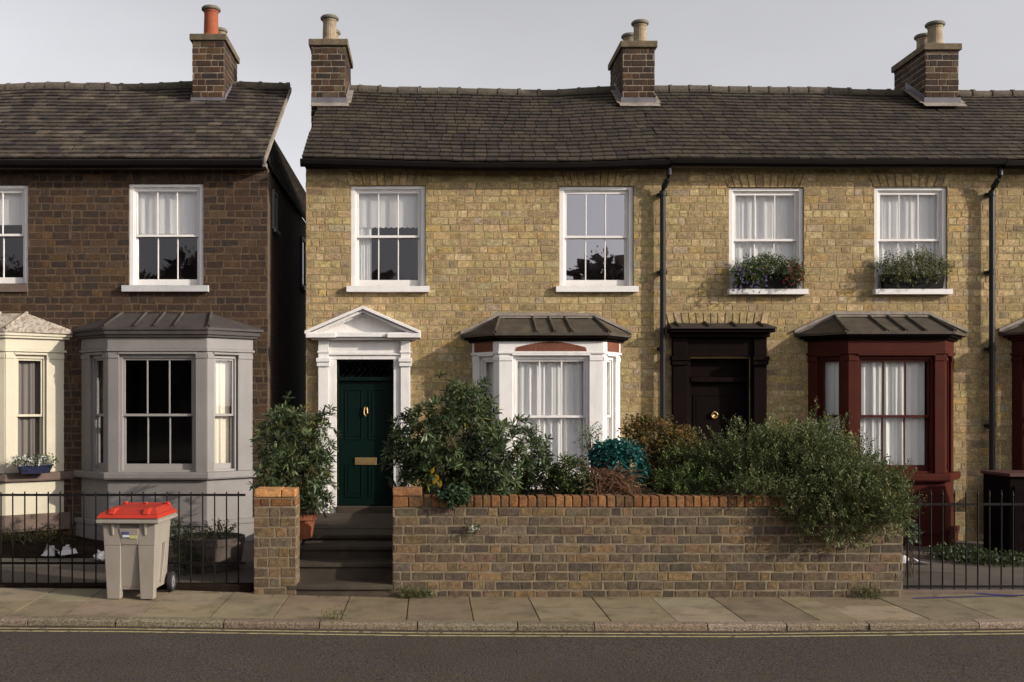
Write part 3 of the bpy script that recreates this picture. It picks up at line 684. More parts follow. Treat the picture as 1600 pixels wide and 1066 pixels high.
def rake(xa, za, xb, zb_, th, o0, o1):
    d = Vector((xb - xa, zb_ - za)).normalized(); n_ = Vector((-d.y, d.x))
    if n_.y < 0: n_ = -n_
    p = [(xa, za), (xb, zb_), (xb, zb_ - th / abs(n_.y)), (xa, za - th / abs(n_.y))]
    if xa < xb: p = p[::-1]
    ds.prism_y(p, -o0, -o1)
for sgn in (-1, 1):
    ex = X(568) + sgn * (X(657.5) - X(568)); 
    rake(ex, Z(518.5), X(568), Z(480), .045, .245, .001)
    rake(ex - sgn * .03, Z(518.5) - .05, X(568), Z(480) - .0535, .04, .20, .061)
    rake(ex - sgn * .12, Z(518.5) - .04, X(568), Z(480) - .1015, .022, .13, .0615)
dsur = ds.build('door_surround', M['white'], hA, bevel=.006)
dz0, dz1, x0, x1 = zfl + .02, Z(595), X(526), X(615)
fr = MB(WALLF); fr.box(x0 + .001, x0 + .03, .04, .16, dz0 - .3, Z(562)); fr.box(x1 - .03, x1 - .001, .04, .16, dz0 - .3, Z(562)); fr.box(x0 + .03, x1 - .03, .03, .16, dz1, dz1 + .055); fr.box(x0 + .03, x1 - .03, .04, .16, Z(562) - .03, Z(562) - .001)
fr.build('door_frame', M['green_door'], hA, bevel=.005)
fl = MB(WALLF); fl.add([(x0 + .03, .12, dz1 + .055), (x1 - .03, .12, dz1 + .055), (x1 - .03, .12, Z(562) - .03), (x0 + .03, .12, Z(562) - .03)], [(0, 1, 2, 3)])
fl.build('fanlight', G_dim, hA)
lat = MB(WALLF); rngl = random.Random(4); xm = (x0 + x1) / 2; zl0, zl1 = dz1 + .055, Z(562) - .03
for k in range(9):                                # leaded tracery of the fanlight
    a = x0 + .05 + k * .088; lat.tube([(a, .135, zl0), (a + .11, .135, (zl0 + zl1) / 2), (a, .135, zl1)], .004, 5); 
lat.build('fanlight_tracery', M['lead_grey'], hA)
def panel_door(F, x0, x1, z0, z1, panels, m, parent, b=.09):
    d = MB(F); d.box(x0, x1, b, b + .045, z0, z1)
    for (a0, a1, c0, c1) in panels:
        e = .022
        d.box(a0, a1, b - .010, b - .0005, c0, c0 + e); d.box(a0, a1, b - .010, b - .0005, c1 - e, c1)
        d.box(a0, a0 + e, b - .010, b - .0005, c0 + e + .0005, c1 - e - .0005); d.box(a1 - e, a1, b - .010, b - .0005, c0 + e + .0005, c1 - e - .0005)
        d.taper((a0 + .045, a1 - .045, b - .006, b - .0005), c0 + .05, (a0 + .045, a1 - .045, b - .006, b - .0005), c1 - .05)
    return d.build('front_door', m, parent, bevel=.004)
w_ = x1 - x0 - .06
dA = panel_door(WALLF, x0 + .031, x1 - .031, dz0, dz1 - .002, [(x0 + .115, xm - .045, dz0 + .98, dz1 - .12), (xm + .045, x1 - .115, dz0 + .98, dz1 - .12), (x0 + .115, xm - .045, dz0 + .12, dz0 + .62), (xm + .045, x1 - .115, dz0 + .12, dz0 + .62)], M['green_door'], hA)
k = MB(WALLF); xk = X(571); k.box(xk - .022, xk + .022, .066, .089, Z(641), Z(636)); k.tube([(xk - .02, .06, Z(637)), (xk - .026, .052, Z(646)), (xk, .05, Z(651)), (xk + .026, .052, Z(646)), (xk + .02, .06, Z(637))], .011, 8); k.build('door_knocker', M['brass'], dA, bevel=.003)
k = MB(WALLF); lx0, lx1 = X(554), X(588); lz0, lz1 = Z(727), Z(715.5); k.box(lx0, lx1, .070, .0795, lz0, lz1); k.build('letter_box', M['brass'], dA, bevel=.004)
k = MB(WALLF); k.box(lx0 + .035, lx1 - .035, .066, .0695, lz0 + .03, lz1 - .03); k.build('letter_flap', M['brass'], dA)
k = MB(WALLF); k.box(x0 + .002, x1 - .002, -.10, .05, dz0 - .12, dz0 - .002); k.build('threshold', M['step'], hA, bevel=.008)

# ================================================================ yellow house with the dark door and red bay
hB = root('terraced_house', ((xA1 + xB1) / 2, DF, 0), 'yellow brick terraced house with blackish brown door and oxblood red bay window', 'house', 'terraced houses in the row')
sagB = sagA
B1w = win_hole(1139, 1256, 293, 452); B2w = win_hole(1366, 1480, 292, 452)
bxB = 6.705
holesB = [B1w, B2w, (X(1076), X(1172), .3, Z(560)), (bxB - .955, bxB + .955, 1.2, 2.78, 2.2)]
house_shell(hB, xA1, xB1, -.1, ZT, holesB, [(B1w[0], B1w[1], B1w[3], .20, .10), (B2w[0], B2w[1], B2w[3], .20, .10), (X(1046), X(1196), Z(506), .17, .06)], M['brick_y'], M['mortar_y'], M['side_y'], PAL_Y, 12, None, left=False, right=False)
house_roof(hB, xA1 + .001, xB1, 5.74, 7.57, sagB, M['tile'], PAL_T, 22, rows=20, tw=.175)
gutter(hB, xA1 - .01, xB1 + .02, sagB, 5.68)
f = MB(); f.box(xA1 + .001, xB1, YE + .02, DF - .001, ZT - .02, ZT + .03); f.box(xA1 + .001, xB1, YE + .005, YE + .0195, ZT - .022, ZT + .06); f.build('soffit', M['soffit'], hB)
sash(WALLF, B1w[0] + .002, B1w[1] - .002, B1w[2] + .001, B1w[3] - .002, Z(374), M['offwhite'], G_dim, hB, sill=(.03, B1w[2], B1w[2] - .085, .12))
sash(WALLF, B2w[0] + .002, B2w[1] - .002, B2w[2] + .001, B2w[3] - .002, Z(374), M['offwhite'], G_dim, hB, sill=(.03, B2w[2], B2w[2] - .085, .12))
for (w_, nm, sd_) in ((B1w, 'left', 8), (B2w, 'right', 9)):
    curtain(f'white net curtain in the upper window behind the {nm} flower box', WALLF, w_[0] + .03, w_[1] - .03, w_[2] + .03, w_[3] - .03, .175, M['net'], amp=.018, freq=9, seed=sd_)
bayP, bayFr, _ = bay(hB, bxB, 1.086, .70, .5, .145, M['red_paint'], G_bay, M['lead_dark'], M['flashing'], style='red', fcx=bxB + .02, z=(.05, Z(752, D1), Z(740, D1), Z(557, D1), Z(553, D1), Z(531, D1), Z(524, D1) + .01, Z(494)), plinth=.28, rolls=(-.3, .12, .55), cornice_m=M['black_door'])
Ff, Lf = bayFr[1]; curtain('white pleated curtain in the front of the red bay window', Ff, .22, Lf - .22, Z(732, D1), Z(556, D1), .165, M['net'], amp=.026, freq=9, seed=15)
Ff, Lf = bayFr[0]; curtain('white curtain in the left side pane of the red bay', Ff, .10, Lf - .08, Z(732, D1), Z(556, D1), .165, M['net'], amp=.02, freq=5, seed=16)
Ff, Lf = bayFr[2]; curtain('white curtain in the right side pane of the red bay', Ff, .08, Lf - .10, Z(732, D1), Z(556, D1), .165, M['net'], amp=.02, freq=5, seed=17)
chimney(hB, 3.485, .53, Z(75, 17.97), 7.1, [(X(1000, 18.2), 18.2, .115, .42, M['pot_buff']), (X(984, 18.85), 18.85, .115, .42, M['pot_buff'])], seed=32)
chimney(hB, 8.555, .55, Z(79, 17.97), 7.1, [(X(1461, 18.2), 18.2, .125, .44, M['pot_buff']), (X(1443, 18.75), 18.75, .12, .42, M['pot_buff'])], seed=33)
ds = MB(WALLF)
for (a, b) in ((1049, 1072), (1175, 1195)):
    bx(a, b, 571, 850, .10); bx(a - 2, b + 2, 564, 570.8, .13); bx(a - 3, b + 3, 557, 563.8, .15); bx(a, b, 528, 556.8, .10)
bx(1072.2, 1174.8, 528, 557, .06); bx(1072.2, 1076, 557.2, 850, .02); bx(1172, 1174.8, 557.2, 850, .02)
bx(1046, 1198, 521, 527.8, .16); bx(1042, 1203, 516, 520.8, .26); 
dsur = ds.build('door_surround', M['black_door'], hB, bevel=.006)
hd = MB(); hx0, hx1 = X(1042), X(1204); hz0, hz1 = Z(515.5), Z(505)
hd.add([(hx0, DF - .30, hz0), (hx1, DF - .30, hz0), (hx1, DF - .001, hz0), (hx0, DF - .001, hz0), (hx0, DF - .30, hz0 + .02), (hx1, DF - .30, hz0 + .02), (hx1 - .1, DF - .001, hz1), (hx0 + .02, DF - .001, hz1)],
       [(3, 2, 1, 0), (4, 5, 6, 7), (0, 1, 5, 4), (1, 2, 6, 5), (3, 0, 4, 7)])
for t in (.08, .36, .62, .88):
    a = hx0 + (hx1 - hx0) * t; hd.tube([(a - .0, DF - .30, hz0 + .03), (a, DF - .01, hz1 + .012)], .02, 8)
hd.build('door_hood', M['lead_black'], hB)
x0, x1 = X(1076), X(1172); dz1 = Z(590)
fr = MB(WALLF); fr.box(x0 + .001, x0 + .04, .05, .2, .3, Z(560) - .001); fr.box(x1 - .04, x1 - .001, .05, .2, .3, Z(560) - .001); fr.box(x0 + .04, x1 - .04, .03, .2, Z(597), Z(589.5)); fr.box(x0 + .04, x1 - .04, .12, .17, Z(589), Z(565)); fr.box(x0 + .04, x1 - .04, .08, .2, Z(565), Z(560) - .001)
fr.build('door_frame', M['black_door'], hB, bevel=.006)
dB = panel_door(WALLF, x0 + .041, x1 - .041, .35, Z(597) - .002, [(X(1086), X(1144), 1.1, Z(616)), (X(1086), X(1144), .45, 1.0)], M['black_door'], hB, b=.12)
k = MB(WALLF); kx, kz = X(1119), Z(649); k.tube([(kx - .006, .09, kz + .06), (kx, .09, kz + .045)], .014, 8)
k.tube([(kx + .045 * math.cos(a), .088, kz + .045 * math.sin(a)) for a in [i * 2 * math.pi / 20 for i in range(21)]], .011, 8); k.tube([(kx, .12, kz), (kx, .085, kz)], .028, 12); k.build('door_knocker', M['brass'], dB, smooth=True)

# ================================================================ last yellow house at the right edge
hC = root('terraced_house', ((xB1 + xC1) / 2, DF, 0), 'yellow brick house at the right edge, cut off just past the second drainpipe', 'house', 'terraced houses in the row')
sagC = sagA
bxC = X(1580) + 1.09
holesC = [(bxC - .955, bxC + .955, 1.2, 2.78, 2.2), win_hole(1668, 1784, 293, 452)]
house_shell(hC, xB1, xC1, -.1, ZT, holesC, [(holesC[1][0], holesC[1][1], holesC[1][3], .2, .1)], M['brick_y'], M['mortar_y'], M['side_y'], PAL_Y, 13, None, left=False)
house_roof(hC, xB1 + .001, xC1, 5.74, 7.57, sagC, M['tile'], PAL_T, 23, rows=20, tw=.175)
gutter(hC, xB1 - .01, xC1, sagC, 5.66)
f = MB(); f.box(xB1 + .001, xC1, YE + .02, DF - .001, ZT - .02, ZT + .03); f.build('soffit', M['gutter'], hC)
sash(WALLF, holesC[1][0] + .002, holesC[1][1] - .002, holesC[1][2] + .001, holesC[1][3] - .002, Z(374), M['offwhite'], G_dim, hC, sill=(.03, holesC[1][2], holesC[1][2] - .085, .12))
bay(hC, bxC, 1.086, .70, .5, .145, M['red_paint'], G_bay, M['lead_dark'], M['flashing'], style='red', z=(.05, Z(752, D1), Z(740, D1), Z(557, D1), Z(553, D1), Z(529, D1), Z(522, D1) + .01, Z(494)), plinth=.28)

# ================================================================ the brown pair on the left
xG1, xG0, xH0 = X(418), X(112), -10.4
hG = root('terraced_house', ((xG0 + xG1) / 2, DF, 0), 'dark brown brick house with pale grey bay window and red chimney pot', 'house', 'terraced houses in the row')
sagG = lambda x, t: -.02 * math.sin(2.1 * x) * t + .0
L1w = win_hole(201, 318, 287, 446)
bxG = -3.914
holesG = [L1w, (bxG - 1.1, bxG + 1.1, 1.2, 2.83, 2.2)]
house_shell(hG, xG0, xG1, -.1, ZT, holesG, [(L1w[0], L1w[1], L1w[3], .19, .06)], M['brick_b'], M['mortar_b'], M['side_b'], PAL_B, 14, None, left=False)
house_roof(hG, xG0, X(412, 15.76), 5.76, 7.66, sagG, M['tile_left'], PAL_TL, 24, rows=20, tw=.19, rear_x1=-3.05, verge_r=True)
gutter(hG, xG0 - .001, X(410, 15.76), lambda x, t: 0, 5.67)
f = MB(); f.box(xG0, xG1 + .001, YE + .03, DF - .001, ZT - .03, ZT + .04); f.build('soffit', M['soffit'], hG)
sash(WALLF, L1w[0] + .002, L1w[1] - .002, L1w[2] + .001, L1w[3] - .002, Z(367), M['offwhite'], G_mid, hG, sill=(.085, L1w[2], L1w[2] - .10, .09), sillm=M['grey_sill'])
curtain('white half curtain in the upper window of the brown house with the grey bay', WALLF, L1w[0] + .03, L1w[1] - .03, Z(363), L1w[3] - .03, .165, M['net'], amp=.016, freq=5, seed=21)
bayP, bayFr, _ = bay(hG, bxG, 1.276, .715, .5, .095, M['grey_paint'], G_bay, M['lead_grey'], None, style='grey', fcx=bxG - .02, z=(.05, Z(749, D1), Z(738, D1), Z(555, D1), Z(549, D1), Z(527, D1), Z(517, D1) + .01, Z(490)), plinth=.40, rolls=(-.5, -.05, .4), cornice_m=M['lead_grey'], sash_m=M['grey_trim'], roof_half=.66)
Ff, Lf = bayFr[2]; curtain('cream curtain in the right side pane of the grey bay', Ff, .08, Lf * .62, Z(735, D1), Z(556, D1), .165, M['cream_drape'], amp=.022, freq=3, seed=22)
chimney(hG, X(325.5, 17.97), .525, Z(64, 17.97), 7.1, [(X(330, 18.2), 18.2, .125, .54, M['pot_red']), (X(344, 18.85), 18.85, .10, .40, M['pot_buff'])], seed=34)
# rear wing in the gap: wall windows and steep tiled slope above the side wall
wg = MB(); rng = random.Random(71)
xe, ze_, xr, zr_ = xG1 + .02, 5.66, -2.93, 7.12
ymin = lambda z_: max(16.2, YE + (z_ + .16 - 5.76) * 1.547)
wg.add([(xe, ymin(ze_), ze_), (xe, 27, ze_), (xr, 27, zr_), (xr, ymin(zr_), zr_)], [(0, 1, 2, 3)], 1)
wg.add([(xr, 18.75, zr_), (xr, 27, zr_), (-4.0, 27, 6.0), (-4.0, 18.75, 6.0)], [(0, 1, 2, 3)], 1)
rowsw = 13
for i in range(rowsw):
    y = 16.25
    while y < 27:
        b_ = y + .2 * rng.uniform(.85, 1.15); t0, t1 = i / rowsw, (i + 1.25) / rowsw
        h0, h1 = .03, .006; n_ = Vector((zr_ - ze_, 0, -(xr - xe))).normalized()
        y0_ = y + .004; 
        q = lambda yy, t, h: (xe + (xr - xe) * t + n_.x * h, max(yy, ymin(ze_ + (zr_ - ze_) * t + .03)), ze_ + (zr_ - ze_) * t + n_.z * h)
        wg.add([q(y0_, t0, h0), q(b_, t0, h0), q(b_, t1, h1), q(y0_, t1, h1), q(y0_, t0, .01), q(b_, t0, .01)], [(0, 1, 2, 3), (4, 5, 1, 0)], 0, vcol(PAL_TL, rng, .25)); y = b_
wgo = wg.build('rear_wing_roof', [M['tile_left'], M['underlay']], hG)
sw_ = MB(); sw_.add([(xG1, YB, -.1), (xG1, 27, -.1), (xG1, 27, 5.7), (xG1, YB, 5.7)], [(0, 1, 2, 3)]); sw_.box(-5.2, xG1 - .001, 26.9, 27, -.1, 5.7)
sw_.build('rear_wing_wall', M['side_b'], hG)
SF = Frame((xG1, 16, 0), (0, 1, 0))
for (y0, y1, z0, z1) in ((.48, .88, 4.5 + .35, 5.45), (4.1, 4.7, 4.35, 5.3)):
    s = MB(SF); s.box(y0, y0 + .06, -.03, .05, z0, z1); s.box(y1 - .06, y1, -.03, .05, z0, z1); s.box(y0 + .06, y1 - .06, -.03, .05, z1 - .06, z1); s.box(y0 + .06, y1 - .06, -.03, .05, z0, z0 + .06); s.box(y0 - .05, y1 + .05, -.07, -.0305, z0 - .06, z0)
    w = s.build('side_window', M['grey_paint'], hG); s = MB(SF); s.box(y0 + .06, y1 - .06, -.012, -.008, z0 + .06, z1 - .06); s.build('glass', G_mid, w)

hH = root('terraced_house', ((xH0 + xG0) / 2, DF, 0), 'dark brown brick house with cream bay window, cut off at the left edge', 'house', 'terraced houses in the row')
L0w = win_hole(-73, 44, 289, 443)
bxH = -6.72
holesH = [L0w, (bxH - 1.1, bxH + 1.1, 1.2, 2.83, 2.2)]
house_shell(hH, xH0, xG0, -.1, ZT, holesH, [(L0w[0], L0w[1], L0w[3], .17, .06)], M['brick_b'], M['mortar_b'], M['side_b'], PAL_B, 15, None, right=False)
house_roof(hH, xH0, xG0 - .001, 5.76, 7.66, lambda x, t: sagG(x, t) - .035 * t * min(1, (xG0 - x) / 2), M['tile_left'], PAL_TL, 25, rows=20, tw=.19)
gutter(hH, xH0, xG0 - .002, lambda x, t: 0, 5.67)
f = MB(); f.box(xH0, xG0 - .001, YE + .03, DF - .001, ZT - .03, ZT + .04); f.build('soffit', M['soffit'], hH)
sash(WALLF, L0w[0] + .002, L0w[1] - .002, L0w[2] + .001, L0w[3] - .002, Z(366), M['offwhite'], G_mid, hH, sill=(.0, L0w[2], L0w[2] - .13, .04), sillm=M['brown_sill'])
curtain('plain pale blind half drawn in the window at the left edge', WALLF, L0w[0] + .03, L0w[1] - .03, Z(349), L0w[3] - .03, .165, M['net'], amp=.001, freq=1, seed=23, cat='blind')
bayP, bayFr, _ = bay(hH, bxH, 1.276, .595, .5, .095, M['cream'], G_bay, M['cream_lead'], None, style='cream', z=(.30, Z(753, D1), Z(740, D1), Z(555, D1), Z(549, D1), Z(528, D1), Z(520, D1) + .01, Z(490)), plinth=.55, rolls=(-.5, 0, .5), sillm=M['brown_sill'], roof_half=.73)
Ff, Lf = bayFr[2]; curtain('grey pleated curtain in the cream bay window at the left edge', Ff, .10, Lf - .20, Z(738, D1), Z(556, D1), .175, M['drape'], amp=.035, freq=5, seed=24)

# drainpipes
def drainpipe(house, px, zlow, label):
    xx = X(px, 15.88); d = MB()
    d.box(xx + .0, xx + .14, 15.74, 15.85, Z(262, 15.8), Z(252, 15.8))
    d.tube([(xx + .07, 15.80, Z(262, 15.8)), (xx + .07, 15.80, Z(274, 15.8)), (xx + .055, 15.82, Z(280, 15.8)), (xx + .01, 15.88, Z(292, 15.85)), (xx, 15.9, Z(299, 15.9)), (xx, 15.9, Z(310, 15.9)), (xx, 15.9, zlow)], .041, 14)
    for py in (303, 425, 545, 665):
        z_ = Z(py, 15.9)
        if z_ > zlow: d.tube([(xx, 15.9, z_ - .035), (xx, 15.9, z_ + .035)], .050, 14); d.box(xx - .075, xx + .075, 15.93, 15.988, z_ - .02, z_ + .02)
    o = d.build('drainpipe', M['pipe'], house, smooth=False, bevel=.004); return o
drainpipe(hA, 1036, .4, '')
drainpipe(hB, 1551, .3, '')

# ================================================================ ground, road, pavement
g = MB(); g.add([(-900, -900, -.16), (900, -900, -.16), (900, 900, -.16), (-900, 900, -.16)], [(0, 1, 2, 3)])
tag(g.build('ground', M['land']), kind='structure')
YK = 10.56
def strip_mesh(mb, xs, ys, zf, m=0, c=(1, 1, 1)):
    n, k = len(xs), len(ys)
    vs = [(x, y, zf(x, y)) for y in ys for x in xs]
    mb.add(vs, [(j * n + i, j * n + i + 1, (j + 1) * n + i + 1, (j + 1) * n + i) for j in range(k - 1) for i in range(n - 1)], m, c)
xs = [-60, -30] + [-12 + .5 * i for i in range(49)] + [30, 60]
zroad = lambda x, y: zg(x, 10.6) - .062 + .02 * min(1, max(0, (10.5 - y) / 3))
r = MB(); strip_mesh(r, xs, [-4, 2, 6, 7.5, 8.5, 9.2, 9.8, 10.2, YK + .02], zroad); tag(r.build('road', M['asphalt'], smooth=True), kind='structure')
ln = MB()
for (y0, y1) in ((10.40, 10.445), (10.27, 10.315)): strip_mesh(ln, xs, [y0, y1], lambda x, y: zroad(x, y) + .004)
tag(ln.build('yellow_line', M['line']), kind='structure')
rng = random.Random(5)
pv = MB(); x = -12.0
strip_mesh(pv, xs, [YK + .16, 11.2, 12.5], lambda x, y: zg(x, y) - .014, 1)
def flag(xa, xb, ya, yb):
    c = vcol([((0.1961, 0.1575, 0.1000), 4), ((0.1665, 0.1312, 0.0840), 3), ((0.2183, 0.1785, 0.1200), 2), ((0.1776, 0.1350, 0.0840), 2)], rng, .1)
    n = 4; dz = rng.uniform(-.003, .003); tl = rng.uniform(-.003, .003)
    xs_ = [xa + .006 + (xb - xa - .012) * i / n for i in range(n + 1)]
    ya += .005; yb -= .005
    for i in range(n):
        a, b = xs_[i], xs_[i + 1]
        vs = [(a, ya, zg(a, ya) + dz), (b, ya, zg(b, ya) + dz), (b, yb, zg(b, yb) + dz + tl), (a, yb, zg(a, yb) + dz + tl)]
        lo = [(p[0], p[1], p[2] - .04) for p in vs]
        pv.add(vs + lo, [(0, 1, 2, 3), (4, 5, 1, 0)] + ([(7, 4, 0, 3)] if i == 0 else []) + ([(5, 6, 2, 1)] if i == n - 1 else []), 0, c)
joints = [X(p, 12.0) for p in (-260, -150, -40, 85, 160, 265, 364, 452, 547, 639, 733, 826, 925, 1017, 1113, 1216, 1268, 1371, 1466, 1560, 1660, 1780)]
for i in range(len(joints) - 1):
    a, b = joints[i], joints[i + 1]
    if b < X(560, 12): flag(a, b, YK + .165, 11.38); flag(a, b, 11.38, 12.3)
    elif i in (13, 16): flag(a, b, YK + .165, 11.5); flag(a, b, 11.5, 12.3)
    else: flag(a, b, YK + .165, 12.3)
tag(pv.build('pavement', [M['flag'], M['joint']]), kind='structure')
kb = MB(); x = -12.0
while x < 13:
    w = rng.uniform(.75, 1.15); a, b = x + .006, x + w - .006; x += w
    c = vcol([((0.1833, 0.1443, 0.1014), 3), ((0.1482, 0.1170, 0.0819), 2), ((0.2106, 0.1677, 0.1209), 1)], rng, .12); n = 5; d0 = rng.uniform(-.012, .012)
    for i in range(n):
        p, q = a + (b - a) * i / n, a + (b - a) * (i + 1) / n
        T = lambda xx, yy, h: (xx, yy, zg(xx, 10.7) + h)
        prof = [(YK + d0, -.12), (YK + d0, -.02), (YK + .03 + d0, .0), (YK + .15, .002), (YK + .15, -.05)]
        vs = [T(p, *k) for k in prof] + [T(q, *k) for k in prof]
        kb.add(vs, [(5 + j, j, j + 1, 6 + j)[::-1] for j in range(4)] + ([(0, 1, 2, 3, 4)] if i == 0 else []) + ([(9, 8, 7, 6, 5)] if i == n - 1 else []), 0, c)
tag(kb.build('kerb', M['kerb']), kind='structure')
# front gardens
gl = MB(); strip_mesh(gl, [-11, -8, -6, -4.5, -3.3, -1.85], [12.22, 13, 14, 15, 16.0], lambda x, y: .13 + .0 * y); tag(gl.build('front_garden_path', M['conc']), kind='structure')
gs = MB(); strip_mesh(gs, [-11, -9, -7.5, -6, -5.1, -4.3], [14.15, 14.6, 15.2, 16.0], lambda x, y: .145 + (.12 if y > 14.2 else 0) * (1 if x < -5.2 else .35)); tag(gs.build('garden_soil', M['soil']), kind='structure')
gr = MB(); strip_mesh(gr, [5.0, 6, 7.5, 9, 11.6], [12.2, 13.2, 14.6, 16.0], lambda x, y: .045 + .02 * (y - 12)); tag(gr.build('front_garden_path', M['conc']), kind='structure')
gb = MB(); gb.box(-.18, 5.05, 12.28, 15.99, .2, .93); tag(gb.build('garden_soil', M['soil']), kind='structure')
gp = MB(); gp.box(-1.84, -.4, 13.9, 15.85, -.05, .55); tag(gp.build('front_garden_path', M['step']), kind='structure')

# blue contractor's paint on the pavement
sp = MB()
def spr(a, b, w=.035): 
    d = (Vector(b) - Vector(a)).normalized(); n_ = Vector((-d.y, d.x)) * w / 2
    q = [Vector(a) - n_, Vector(b) - n_, Vector(b) + n_, Vector(a) + n_]; sp.add([(v.x, v.y, zg(v.x, v.y) + .007) for v in q], [(0, 1, 2, 3)])
spr((5.36, 11.93), (6.35, 11.95), .06); spr((6.3, 11.95), (7.2, 11.99), .05); spr((6.15, 12.13), (6.52, 11.92), .07)
tag(sp.build('blue_paint_mark', M['spray']), kind='structure')

# ================================================================ garden wall, pier, steps
YW = 12.05
gw = root('garden_wall', (2.4, YW, 0), 'long low brown brick garden wall capped with orange bricks on edge', 'garden wall')
wx0, wx1 = X(614, YW), X(1410, YW); zc0 = Z(793, YW); ztop = Z(775.5, YW)
rng = random.Random(41); b = MB()
b.box(wx0, wx1, YW, YW + .22, -.05, zc0 - .002, 0)
brick_face(b, lambda u, n, z_: (u, YW - n, z_), wx0, wx1, -.03, zc0, [], (zc0 + .03) / 10, .255, .125, PAL_W, rng, 1, prot=.005, joint=.013, jit=.006)
brick_face(b, lambda u, n, z_: (wx1 + n, u, z_), YW, YW + .22, -.03, zc0, [], (zc0 + .03) / 10, .22, .11, PAL_W, rng, 1)
brick_face(b, lambda u, n, z_: (wx0 - n, u, z_), YW, YW + .22, -.03, zc0, [], (zc0 + .03) / 10, .22, .11, PAL_W, rng, 1)
b.build('wall_face', [M['mortar_w'], M['brick_w']], gw)
c = MB(); x = wx0 + .0; i = 0
xq = X(660, YW)
def loose(mb, x0, x1, y0, y1, z0, z1, col, rng, j=.005):
    J = lambda: rng.uniform(-j, j); ins = .006
    mb.taper((x0 + J(), x1 + J(), y0 + J(), y1 + J()), z0, (x0 + J() + .002, x1 + J() - .002, y0 + J() + .003, y1 + J() - .002), z1 + J() * .7, 1, col)
c.box(wx0 + .01, wx1 - .01, YW + .012, YW + .205, zc0 - .0015, ztop - .03, 0)
loose(c, wx0 - .004, wx0 + .165, YW - .005, YW + .22, zc0 + .004, ztop - .004, vcol(PAL_O, rng), rng); loose(c, wx0 + .175, wx0 + .33, YW - .005, YW + .22, zc0 + .004, ztop - .004, vcol(PAL_O, rng), rng)
loose(c, wx0 - .004, xq, YW - .003, YW + .21, ztop + .004, ztop + .088, (.22, .105, .045), rng)
x = wx0 + .34
while x < wx1 - .03:
    w = rng.uniform(.088, .108); loose(c, x + .006, min(x + w - .006, wx1), YW - .006 + rng.uniform(-.004, .004), YW + .222, zc0 + .004, ztop + rng.uniform(-.006, .004), vcol(PAL_O, rng, .28), rng); x += w
c.build('coping', [M['mortar_w'], M['brick_w']], gw, bevel=.008)

pr = root('brick_pier', (X(430, 12), 12.0, .03), 'short square brick gate pier with an orange top course, left of the steps', 'gate pier')
px0, px1, py0, py1 = X(397, 12.0), X(462, 12.0), 12.0, 12.36; zp = Z(764, 12)
b = MB(); b.box(px0, px1, py0, py1, -.05, zp - .1)
pc = (zp - .095 - .0) / 10
for (mp, u0, u1) in ((lambda u, n, z_: (u, py0 - n, z_), px0, px1), (lambda u, n, z_: (px1 + n, u, z_), py0, py1), (lambda u, n, z_: (px0 - n, u, z_), py0, py1)):
    brick_face(b, mp, u0, u1, .0, zp - .2, [], pc, .245, .12, PAL_W[:1] + PAL_W[2:3] + PAL_W[4:], rng, 1, prot=.005, joint=.013, jit=.006)
    brick_face(b, mp, u0, u1, zp - .2, zp - .1, [], .1, .245, .12, PAL_O[1:2] + PAL_O[3:], rng, 1, prot=.008, joint=.014)
b.build('pier_shaft', [M['mortar_w'], M['brick_w']], pr)
c = MB(); 
loose(c, px0 - .003, (px0 + px1) / 2 + .07, py0 - .004, py1, zp - .094, zp, (.40, .20, .075), rng); loose(c, (px0 + px1) / 2 + .075, px1 + .003, py0 - .004, py1, zp - .094, zp - .003, (.36, .17, .06), rng)
c.build('pier_cap', [M['mortar_w'], M['brick_w']], pr, bevel=.012)

st = root('stone_steps', (X(538, 12), 12.3, 0), 'worn dark stone steps climbing to the green front door', 'steps')
lv = [(11.99, .135, X(450, 12), 12.33), (12.33, .335, X(462, 12.3), 12.72), (12.72, .475, X(462, 12.3), 13.25), (13.25, .545, X(460, 12.9), 13.95)]
for i, (y0, zt, xl, y1) in enumerate(lv):
    s = MB(); s.box(xl, wx0 - .004, y0 + .03, y1 + .06, -.05 if i == 0 else lv[i - 1][1] - .05, zt - .05)
    s.box(xl - .004, wx0 - .003, y0, y1 + .031, zt - .0495, zt)
    s.build('step', M['step'], st, bevel=.01)
s = MB(); s.box(-1.845, X(458, 12.3) - .01, 12.365, 15.9, -.05, .54); s.build('side_kerb', M['step'], st, bevel=.01)

# ================================================================ railings
def railing(xs_range, y, zt, zr1, zr2, zbot, name, label, base_box, spear, mid=None):
    ro = root('railing', ((xs_range[0] + xs_range[-1]) / 2, y, zbot), label, 'railing', 'black iron railings')
    first = None; rngr = random.Random(len(xs_range))
    for i, xx in enumerate(xs_range):
        if first is None:
            b = MB(); b.tube([(xx, y, zbot - .02), (xx, y, zt - .07)], .0085, 6)
            if spear: b.tube([(xx, y, zt - .075), (xx, y, zt - .06), (xx, y, zt)], [.009, .0125, .003], 6)
            else: b.tube([(xx, y, zt - .07), (xx, y, zt - .01), (xx, y, zt)], [.0085, .0085, .004], 6)
            first = b.build('bar', M['iron'], ro); x_first = xx
        else:
            o = first.copy(); COL.objects.link(o); o.parent = ro; o.location = (xx - x_first, 0, rngr.uniform(-.006, .006)); o.rotation_euler = (rngr.uniform(-.004, .004), rngr.uniform(-.001, .001), 0)
    for k, zz in enumerate([zr1, zr2] + ([mid] if mid else [])):
        b = MB(); b.box(xs_range[0] - .08, xs_range[-1] + .08, y - .006, y + .006, zz - .013, zz + .013); b.build('rail', M['iron'], ro)
    b = MB(); b.box(*base_box); b.build('plinth', M['soil'] if not spear else M['brown_sill'], ro, bevel=.012)
    return ro
yl = 12.2
